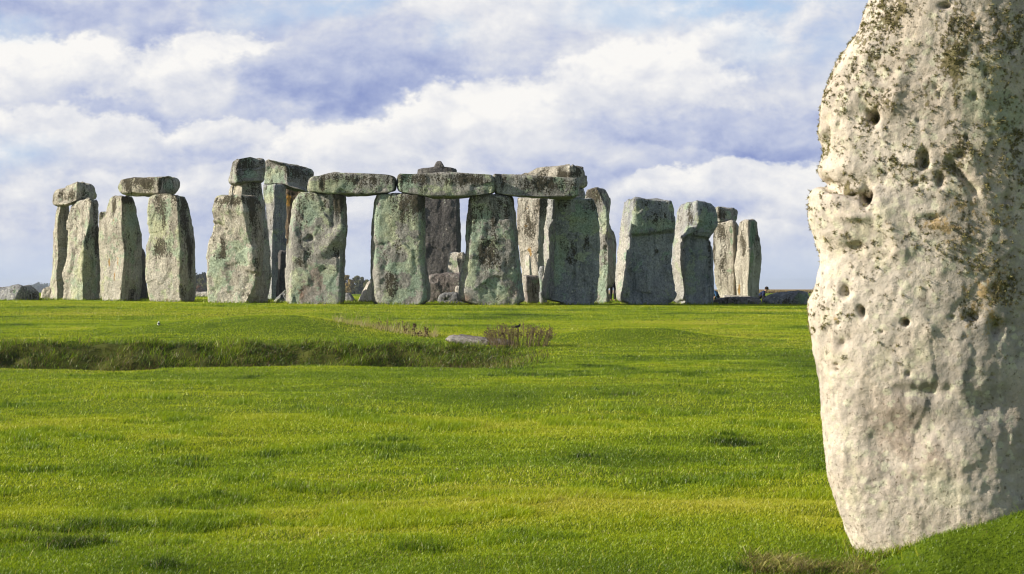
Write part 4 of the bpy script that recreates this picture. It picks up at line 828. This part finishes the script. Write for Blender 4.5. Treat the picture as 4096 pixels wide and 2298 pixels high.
# ---------------------------------------------------------------- dead plants
dm1, t = mat("dead_stalk"); finish(t, (.15, .115, .06, 1), .9)
dm2, t = mat("seed_head"); tc = t.n('ShaderNodeTexCoord'); finish(t, t.mix(t.step(t.noise(tc.outputs['Object'], 40, 2), .4, .6), (.05, .03, .018, 1), (.16, .10, .06, 1)), .9)
OCT_F = np.array([[0, 1, 2], [0, 2, 3], [0, 3, 4], [0, 4, 1], [5, 2, 1], [5, 3, 2], [5, 4, 3], [5, 1, 4]])
def tubes(segs, r):
    """list of (p0,p1) -> three-sided stalks"""
    v = []; f = []
    for i, (p, q) in enumerate(segs):
        p = np.array(p); q = np.array(q); ax = q - p; a = np.cross(ax, (.3, .9, .1)); a /= np.linalg.norm(a) + 1e-9; b = np.cross(ax, a); b /= np.linalg.norm(b) + 1e-9
        for c, rr in ((p, r), (q, r * .7)):
            for k in range(3):
                an = k * 2.094; v.append(c + (a * math.cos(an) + b * math.sin(an)) * rr)
        for k in range(3):
            f.append([i * 6 + k, i * 6 + (k + 1) % 3, i * 6 + 3 + (k + 1) % 3, i * 6 + 3 + k])
    return np.array(v), np.array(f)
def heads(pts, rs):
    v = []; f = []
    for i, (p, r) in enumerate(zip(pts, rs)):
        ring = [(0, 0, r * 1.0)] + [(r * .9 * math.cos(k * 1.571 + i), r * .9 * math.sin(k * 1.571 + i), random.uniform(-.2, .3) * r) for k in range(4)] + [(0, 0, -r)]
        v += [np.array(p) + np.array(c) for c in ring]; f.append(OCT_F + i * 6)
    return np.array(v), np.concatenate(f)
def plant(name, label, px, py, width, height, nst, headr, d=None, group="dead plants near the flat slab", branch=2, leaf=0):
    gx_, gy_, gz_ = ground_at(px, py, 30, 60)
    if d: gy_ = d; gx_ = px2x(px, d); gz_ = float(H(gx_, gy_))
    root = empty(name, (gx_, gy_, gz_)); tag(root, label, "dead plant", group)
    segs, hp, hr_ = [], [], []
    for i in range(nst):
        bx = (random.random() - .5) * width; by = (random.random() - .5) * min(width, .9) * .7
        h = height * random.uniform(.45, 1.0) * (1 - .25 * abs(2 * bx / max(width, .01)) ** 2)
        lx = bx * .25 + random.gauss(0, .10) * height; ly = random.gauss(0, .10) * height
        zb = float(H(gx_ + bx, gy_ + by)) - gz_ - .03
        p0 = (bx, by, zb); p1 = (bx + lx * .4, by + ly * .4, zb + h * .55); p2 = (bx + lx, by + ly, zb + h)
        segs += [(p0, p1), (p1, p2)]; hp.append(p2); hr_.append(headr * random.uniform(.7, 1.25))
        for b in range(branch):
            tpar = random.uniform(.3, .95); q = tuple(p1[k] + (p2[k] - p1[k]) * tpar for k in range(3))
            e = (q[0] + random.gauss(0, .08) * height, q[1] + random.gauss(0, .08) * height, q[2] + random.uniform(.04, .2) * height)
            segs.append((q, e)); hp.append(e); hr_.append(headr * random.uniform(.6, 1.2))
        for b in range(leaf):
            q = tuple(p0[k] + (p2[k] - p0[k]) * random.uniform(.05, .75) for k in range(3))
            hp.append((q[0] + random.gauss(0, .03), q[1] + random.gauss(0, .03), q[2])); hr_.append(headr * random.uniform(.5, .95))
        if nst < 10:      # few stalks: each one a part, its heads a sub-part
            v, f = tubes(segs, .0042); st_ = mesh("stem", v, f, dm1, root, False)
            v, f = heads(hp, hr_); mesh("seed_heads", v, f, dm2, st_, False); segs, hp, hr_ = [], [], []
    if segs:
        v, f = tubes(segs, .0042); mesh("stems", v, f, dm1, root, False)['kind'] = 'stuff'
        v, f = heads(hp, hr_); mesh("seed_heads", v, f, dm2, root, False)['kind'] = 'stuff'
    return root
plant("dry_bush", "wide brown bush of dead stalks with round seed heads behind the flat slab", 2078, 1386, 1.12, .50, 190, .011, branch=3, leaf=2)
plant("dead_thistle", "leftmost brown thistle clump, the wide one on the mound's right slope", 1622, 1338, .10, .26, 5, .020, branch=2, leaf=2, group="dead thistles")
plant("dead_thistle", "tallest brown thistle, leaning with its cluster of heads above the others", 1655, 1345, .06, .33, 4, .022, branch=3, leaf=4, group="dead thistles")
plant("dead_thistle", "thin brown thistle second from the right in the thistle row", 1675, 1348, .05, .24, 3, .020, branch=2, leaf=5, group="dead thistles")
plant("dead_thistle", "bushy brown thistle at the right end of the row, nearest the flat slab", 1704, 1350, .08, .27, 4, .022, branch=3, leaf=5, group="dead thistles")
plant("seeding_weed", "loose spray of dark seed heads on thin stalks left of the thistles", 1575, 1325, .75, .30, 42, .008, branch=2, group="dead plants near the flat slab")
plant("seeding_weed", "few thin dry stalks standing just above the flat slab", 1850, 1345, .35, .22, 9, .007, d=41.0, branch=1)

# ---------------------------------------------------------------- birds
def ell(c, r, n=14, m=9):
    th = np.linspace(0, np.pi, m); ph = np.arange(n) / n * 2 * np.pi
    v = np.array([(c[0] + r[0] * math.sin(a) * math.cos(b), c[1] + r[1] * math.sin(a) * math.sin(b), c[2] + r[2] * math.cos(a)) for a in th for b in ph])
    f = np.array([(i * n + j, (i + 1) * n + j, (i + 1) * n + (j + 1) % n, i * n + (j + 1) % n) for i in range(m - 1) for j in range(n)])
    return v, f
def lathe_path(pts, rad, n=12, sq=(1, 1)):
    """closed tube through pts with radii: one continuous surface"""
    pts = np.array(pts, float); V_ = []
    for i, p in enumerate(pts):
        ax = pts[min(i + 1, len(pts) - 1)] - pts[max(i - 1, 0)]; ax /= np.linalg.norm(ax) + 1e-9
        a = np.cross(ax, (0, 1, 0) if abs(ax[1]) < .9 else (1, 0, 0)); a /= np.linalg.norm(a); b = np.cross(ax, a)
        for k in range(n):
            an = k / n * 2 * math.pi; V_.append(p + (a * math.cos(an) * sq[0] + b * math.sin(an) * sq[1]) * rad[i])
    m_ = len(pts)
    f = np.array([(i * n + j, i * n + (j + 1) % n, (i + 1) * n + (j + 1) % n, (i + 1) * n + j) for i in range(m_ - 1) for j in range(n)])
    return np.array(V_), f, [np.arange(n)[None, ::-1], ((m_ - 1) * n + np.arange(n))[None, :]]
def flatmat(name, col, rough=.8):
    m, t = mat(name); tc = t.n('ShaderNodeTexCoord')
    finish(t, t.mix(t.step(t.noise(tc.outputs['Object'], 60, 3), .35, .65), tuple(c * .8 for c in col) + (1,), tuple(min(1, c * 1.15) for c in col) + (1,)), rough)
    return m
BW, BK, BG = flatmat('white_feather', (.72, .72, .70)), flatmat('black_feather', (.015, .015, .017)), flatmat('grey_feather', (.25, .26, .28))
def bird(name, label, loc, body, head, breast, turn, s=1.0):
    r = empty(name, loc); r.rotation_euler = (0, 0, turn); r.scale = (s, s, s); tag(r, label, "bird")
    # breast towards -y, tail towards +y
    v, f, c = lathe_path([(0, .13, .045), (0, .085, .05), (0, .05, .056), (0, .015, .066), (0, -.02, .075), (0, -.038, .092), (0, -.045, .108), (0, -.047, .124), (0, -.045, .133)],
                         [.006, .012, .022, .029, .030, .025, .020, .017, .004], 14)
    mesh("body", v, [f] + c, body, r)
    v, f = ell((0, -.049, .115), (.0185, .019, .019)); mesh("head", v, f, head, r)
    v, f = ell((0, -.050, .083), (.024, .021, .020)); mesh("breast", v, f, breast, r)
    v, f, c = lathe_path([(0, -.064, .116), (0, -.073, .114), (0, -.082, .112)], [.005, .003, .0006], 8); mesh("beak", v, [f] + c, BK, r)
    v, f, c = lathe_path([(0, .06, .056), (0, .10, .050), (0, .16, .040)], [.012, .011, .008], 8, (1, .25)); mesh("tail", v, [f] + c, BK, r)
    for sx_ in (-1, 1):
        v, f = ell((sx_ * .025, .02, .068), (.008, .046, .019)); mesh("wing", v, f, BG if body is BW else BK, r)
        v, f, c = lathe_path([(sx_ * .011, -.005, .04), (sx_ * .012, .004, .02), (sx_ * .012, -.004, -.01)], [.003, .002, .002], 6); mesh("leg", v, [f] + c, BK, r)
    return r
bx, by_, bz = ground_at(635, 1304, 40, 60)
bird("small_bird", "small black and white bird standing on the turf at left, facing the viewer", (bx, by_, bz - .035), BW, BW, BK, .15)
gx0, gy0, gz0 = ground_at(2078, 1386, 30, 60)
bird("small_bird", "small dark bird perched in the wide brown bush", (px2x(2072, gy0), gy0 - .05, EYE + (CY - 1309) / F * gy0 - .04), BK, BK, BK, 1.2, .8)

# ---------------------------------------------------------------- visitors half hidden behind the stones
NAVY, BLACK, SKIN, HAIR, TEAL = flatmat('navy_jacket_cloth', (.02, .03, .085)), flatmat('black_cloth', (.012, .012, .014)), flatmat('skin', (.5, .3, .22)), flatmat('dark_hair', (.03, .02, .015)), flatmat('blue_cloth', (.05, .12, .25))
def person(label, loc, turn, pose, top, legs):
    r = empty("person", loc); r.rotation_euler = (0, 0, turn); tag(r, label, "person")
    stand = pose == 'stand'
    hz = .93 if stand else .15
    J = {}   # joints
    def add(n_, p, r_, par): J[n_] = (p, r_, par)
    lean = 0 if stand else -.16
    add('pelvis', (0, 0, hz), .15, None); add('waist', (0, lean * .3, hz + .18), .135, 'pelvis'); add('chest', (0, lean * .7, hz + .40), .165, 'waist')
    add('neckb', (0, lean, hz + .55), .085, 'chest'); add('neck', (0, lean, hz + .62), .055, 'neckb'); add('jaw', (0, lean - .03, hz + .68), .072, 'neck'); add('skull', (0, lean - .01, hz + .76), .095, 'jaw'); add('crown', (0, lean, hz + .83), .06, 'skull')
    for s_, q in ((-1, 'l'), (1, 'r')):
        add('sh' + q, (s_ * .17, lean * .95, hz + .50), .075, 'chest')
        add('el' + q, (s_ * .25, lean - .04, hz + .24), .050, 'sh' + q)
        wr = (s_ * .20, lean - .22, hz + .10) if not stand else (s_ * .24, -.10, hz + .02)
        add('wr' + q, wr, .033, 'el' + q); add('ha' + q, (wr[0] * .97, wr[1] - .06, wr[2] - .05), .035, 'wr' + q)
        for k in range(5):
            add('f%d%s' % (k, q), (wr[0] * .97 + (k - 2) * .018, wr[1] - .10 - .01 * (2 - abs(k - 2)), wr[2] - .10 + (.03 if k == 0 else 0)), .009, 'ha' + q)
        add('hip' + q, (s_ * .10, 0, hz - .06), .105, 'pelvis')
        if stand:
            add('kn' + q, (s_ * .11, -.03, .49), .065, 'hip' + q); add('an' + q, (s_ * .12, .02, .09), .045, 'kn' + q); add('to' + q, (s_ * .13, -.16, .04), .04, 'an' + q)
        else:
            add('kn' + q, (s_ * .16, -.40, .45), .065, 'hip' + q); add('an' + q, (s_ * .14, -.34, .09), .045, 'kn' + q); add('to' + q, (s_ * .15, -.52, .04), .04, 'an' + q)
    if not stand:
        for k_ in list(J):
            p_, r_, q_ = J[k_]
            if p_[2] > hz + .1 and not k_.startswith(('kn', 'an')): J[k_] = ((p_[0], p_[1] - .48 * (p_[2] - hz), hz + .70 * (p_[2] - hz)), r_, q_)
    names = list(J); ix = {k: i for i, k in enumerate(names)}
    def skinned(nm, keep, m, grow=1.0):
        me = bpy.data.meshes.new(nm); kk = [k for k in names if k in keep]; li = {k: i for i, k in enumerate(kk)}
        me.from_pydata([J[k][0] for k in kk], [(li[k], li[J[k][2]]) for k in kk if J[k][2] in li], [])
        o = bpy.data.objects.new(nm, me); COL.objects.link(o); o.parent = r
        md = o.modifiers.new('skin', 'SKIN'); md.use_smooth_shade = True
        for k in kk:
            sv = me.skin_vertices[0].data[li[k]]; sv.radius = (J[k][1] * grow, J[k][1] * grow * .9)
        me.skin_vertices[0].data[0].use_root = True
        o.modifiers.new('sub', 'SUBSURF').levels = 2; o.modifiers['sub'].render_levels = 2
        me.materials.append(m); return o
    skinned("body", set(names), SKIN)
    arms = {k + q for k in ('sh', 'el', 'wr') for q in 'lr'}
    skinned("jacket", {'pelvis', 'waist', 'chest', 'neckb'} | arms, top, 1.16)
    skinned("trousers", {'pelvis'} | {k + q for k in ('hip', 'kn', 'an') for q in 'lr'}, legs, 1.13)
    hc = J['skull'][0]; v, f = ell((hc[0], hc[1] + .02, hc[2] + .025), (.098, .105, .10)); mesh("hair", v, f, HAIR, r)
    fy = hc[1] - .093
    v, f = ell((0, fy, hc[2] - .03), (.013, .022, .022), 8, 6); mesh("nose", v, f, SKIN, r)
    for s_ in (-1, 1):
        v, f = ell((s_ * .035, fy + .008, hc[2]), (.012, .01, .007), 8, 6); mesh("eye", v, f, BLACK, r)
    return r
def at(px, d): return (px2x(px, d), d, float(H(px2x(px, d), d)))
x0, y0, z0 = at(2452, 100)
person("person in dark clothes standing in the narrow gap left of the ledged stone", (x0, y0, z0), 2.6, 'stand', BLACK, BLACK)
x0, y0, z0 = at(3027, 103)
person("person in a navy jacket sitting on the grass behind the rightmost pale upright", (x0, y0, z0), 1.4, 'sit', NAVY, BLACK)
x0, y0, z0 = at(2882, 104)
person("person in blue half hidden behind the pale upright tapering to its foot", (x0, y0, z0), -1.3, 'sit', TEAL, BLACK)
# black rucksack on the grass beside the seated person
x0, y0, z0 = at(3057, 101.5)
rs = empty("rucksack", (x0, y0, z0)); tag(rs, "black rucksack on the grass beside the seated person in navy", "rucksack")
v, f, c = lathe_path([(0, 0, 0), (0, 0, .03), (0, 0, .16), (0, 0, .28), (0, .01, .33)], [.11, .14, .145, .12, .05], 16, (1, .7)); mesh("bag_body", v, [f] + c, BLACK, rs)
v, f, c = lathe_path([(0, -.10, .04), (0, -.125, .08), (0, -.125, .15), (0, -.10, .19)], [.05, .075, .075, .05], 12, (1, .5)); mesh("front_pocket", v, [f] + c, BLACK, rs)
for s_ in (-1, 1):
    v, f, c = lathe_path([(s_ * .06, .08, .30), (s_ * .065, .13, .24), (s_ * .065, .13, .12), (s_ * .06, .09, .05)], [.014] * 4, 8, (1, .5)); mesh("shoulder_strap", v, [f] + c, BLACK, rs)
# low rope barrier on iron stakes behind the stones
IRON, ROPE = flatmat('dark_iron', (.03, .025, .02)), flatmat('pale_rope', (.35, .33, .28))
rb = empty("rope_barrier", at(2640, 106)); tag(rb, "low rope barrier on thin stakes behind the right-hand stones", "rope barrier")
tops = []
for px_ in (2440, 2455, 2640, 2760, 2866, 2960):
    x0, y0, z0 = at(px_, 106); ox_, oy_, oz_ = rb.location
    v, f, c = lathe_path([(x0 - ox_, y0 - oy_, z0 - oz_ - .05), (x0 - ox_, y0 - oy_, z0 - oz_ + .42), (x0 - ox_, y0 - oy_, z0 - oz_ + .47)], [.012, .012, .004], 8); mesh("stake", v, [f] + c, IRON, rb)
    tops.append((x0 - ox_, y0 - oy_, z0 - oz_ + .42))
rp = []
for a, b in zip(tops[:-1], tops[1:]):
    for k in range(10):
        u = k / 10; rp.append((a[0] + (b[0] - a[0]) * u, a[1], a[2] + (b[2] - a[2]) * u - .22 * u * (1 - u)))
rp.append(tops[-1]); v, f, c = lathe_path(rp, [.012] * len(rp), 6); mesh("rope", v, [f] + c, ROPE, rb)

# ---------------------------------------------------------------- trees beyond the plain
bk, t = mat("bark"); tc = t.n('ShaderNodeTexCoord'); finish(t, t.mix(t.noise(tc.outputs['Object'], 6, 5), (.05, .04, .03, 1), (.11, .09, .07, 1)), .95)
lfm = {}
for nm, c0, c1 in (('olive', (.085, .095, .04), (.20, .19, .08)), ('golden', (.17, .13, .045), (.32, .23, .07)), ('dark', (.045, .055, .035), (.11, .115, .06)), ('russet', (.13, .075, .045), (.21, .13, .075)), ('blue', (.06, .085, .06), (.10, .12, .08))):
    m, t = mat(nm + "_leaves"); tn = t.attr('tint'); cl = t.mix(tn, c0 + (1,), c1 + (1,))
    a = t.n('ShaderNodeBsdfDiffuse'); t.l(cl, a.inputs[0]); b = t.n('ShaderNodeBsdfTranslucent'); t.l(cl, b.inputs[0])
    mx = t.n('ShaderNodeMixShader'); mx.inputs[0].default_value = .3; t.l(a.outputs[0], mx.inputs[1]); t.l(b.outputs[0], mx.inputs[2])
    o = t.n('ShaderNodeOutputMaterial'); t.l(mx.outputs[0], o.inputs[0]); lfm[nm] = m
def leaves(cents, n, size, spread):
    ci = rng.integers(0, len(cents), n); c = cents[ci]
    dirs = rng.normal(0, 1, (n, 3)); dirs /= np.linalg.norm(dirs, axis=1, keepdims=True)
    p = c[:, :3] + dirs * (c[:, 3] * spread * rng.random(n) ** .4)[:, None]
    a = rng.normal(0, 1, (n, 3)); a /= np.linalg.norm(a, axis=1, keepdims=True); b = np.cross(a, dirs); b /= np.linalg.norm(b, axis=1, keepdims=True) + 1e-9
    s = (size * (.6 + .8 * rng.random(n)))[:, None]
    v = np.stack([p - a * s - b * s * .6, p + a * s - b * s * .6, p + a * s * .7 + b * s, p - a * s * .7 + b * s], 1).reshape(-1, 3)
    tint = np.repeat(np.clip(rng.normal(.5, .25, n) + .2 * np.sin(ci * 12.9), 0, 1), 4)
    return v, np.arange(4 * n).reshape(-1, 4), tint
def tree(label, px, d, top_py, hgt, wid, kind):
    ztop = EYE + (CY - top_py) / F * d; x = px2x(px, d); zb = ztop - hgt
    r = empty("tree", (x, d, zb)); tag(r, label, "tree", "trees beyond the plain")
    v, f, c = lathe_path([(0, 0, -.5), (0, 0, hgt * .25), (.1, 0, hgt * .5), (.15, .1, hgt * .75), (.15, .1, hgt * .9)], [.35, .28, .20, .12, .04], 8)
    segs = []
    for k in range(6):
        a = k * 1.05 + rng.random(); h0 = hgt * (.3 + .08 * k); segs.append(((0.1, 0, h0), (math.cos(a) * wid * .35, math.sin(a) * wid * .35, h0 + hgt * .2)))
    v2, f2 = tubes(segs, .10)
    mesh("trunk", np.vstack([v, v2]), [np.vstack([f, f2 + len(v)])] + c, bk, r)
    cents = []
    for k in range(26):
        a = rng.random() * 6.28; u = rng.random(); hh = hgt * (.12 + .80 * u); rr = wid * .5 * math.sin(math.pi * min(1, .22 + .76 * u)) ** .8 * math.sqrt(rng.random())
        cents.append((math.cos(a) * rr, math.sin(a) * rr, hh, wid * (.12 + .08 * rng.random())))
    v, f, ti = leaves(np.array(cents), 1500, .20, 1.0)
    mesh("crown", v, f, lfm[kind], r, False, None, {'tint': ti})
for a in (("dark hedgerow tree at the left of the gap beside the broad pale upright", 788, 620, 1096, 8.5, 6, 'dark'), ("tall dark hedgerow tree in the gap beside the gnarled squat stone", 812, 640, 1086, 9.5, 5.5, 'dark'),
          ("dark tree touching the left edge of the gnarled squat stone", 836, 660, 1080, 10, 6, 'dark'), ("olive-green lower tree in front of the dark hedgerow trees", 806, 600, 1112, 6.5, 5, 'olive'),
          ("russet bush at the foot of the dark hedgerow trees", 795, 590, 1142, 4, 4, 'russet'),
          ("golden-leaved tree beside the holed upright's right edge", 1386, 600, 1096, 7.5, 3.6, 'golden'), ("yellowing rounded tree second from the left in the middle gap", 1404, 590, 1113, 6.2, 3.4, 'golden'),
          ("tallest olive tree in the middle of the gap between the front uprights", 1426, 610, 1101, 7.4, 4.4, 'olive'), ("olive tree with flat crown, fourth from the left in the middle gap", 1447, 600, 1108, 6.8, 4, 'olive'),
          ("small olive tree just left of the pale triangular stone's tip", 1468, 590, 1119, 5.8, 3.6, 'olive'), ("pale green tree touching the face-scarred upright's left edge", 1487, 600, 1116, 6, 3, 'olive'),
          ("low dark tree under the tallest olive tree in the middle gap", 1438, 575, 1140, 4.6, 4.5, 'dark'), ("low golden bush at the foot of the golden-leaved tree", 1394, 570, 1148, 4, 3, 'golden')):
    tree(*a)
# far wooded rise on the left horizon: one mass
n = 160
cx_ = np.stack([px2x(60 + 220 * rng.random(n), 2400), 2400 + rng.random(n) * 60, 0 * np.arange(n), 5 + 2.5 * rng.random(n)], 1)
ppx = cx_[:, 0] / 2400 * F + CX
topz = EYE + (CY - np.interp(ppx, [60, 110, 125, 145, 160, 175, 200, 280], [1152, 1148, 1141, 1135, 1140, 1138, 1136, 1140])) / F * 2400
cx_[:, 2] = topz - 4 - 16 * rng.random(n) ** 1.5
v, f, ti = leaves(cx_, 9000, 1.3, 1.0)
tag(mesh("distant_wood", v, f, lfm['blue'], None, False, None, {'tint': ti}), "distant blue-green wood on the left horizon", "wood", None, 'stuff')

# ---------------------------------------------------------------- the air: a thin even haze that fades the far trees
hzm = bpy.data.materials.new("haze_air"); hzm.use_nodes = True; t = NT(hzm.node_tree)
pv = t.n('ShaderNodeVolumePrincipled'); pv.inputs['Color'].default_value = (.80, .88, 1.0, 1); pv.inputs['Density'].default_value = 0.00016; pv.inputs['Anisotropy'].default_value = .3
o_ = t.n('ShaderNodeOutputMaterial'); t.l(pv.outputs[0], o_.inputs['Volume'])
zl, zh, hx = float(gv[:, 2].min()) - 1.0, 13.0, 3800.0
hv = [(x_, y_, z_) for z_ in (zl, zh) for y_ in (-hx, hx) for x_ in (-hx, hx)]
hf = np.array([(0, 2, 3, 1), (4, 5, 7, 6), (0, 1, 5, 4), (1, 3, 7, 5), (3, 2, 6, 7), (2, 0, 4, 6)])
hz_ = mesh("haze", hv, hf, hzm, None, False); tag(hz_, "thin pale haze over the whole plain", None, None, 'stuff')
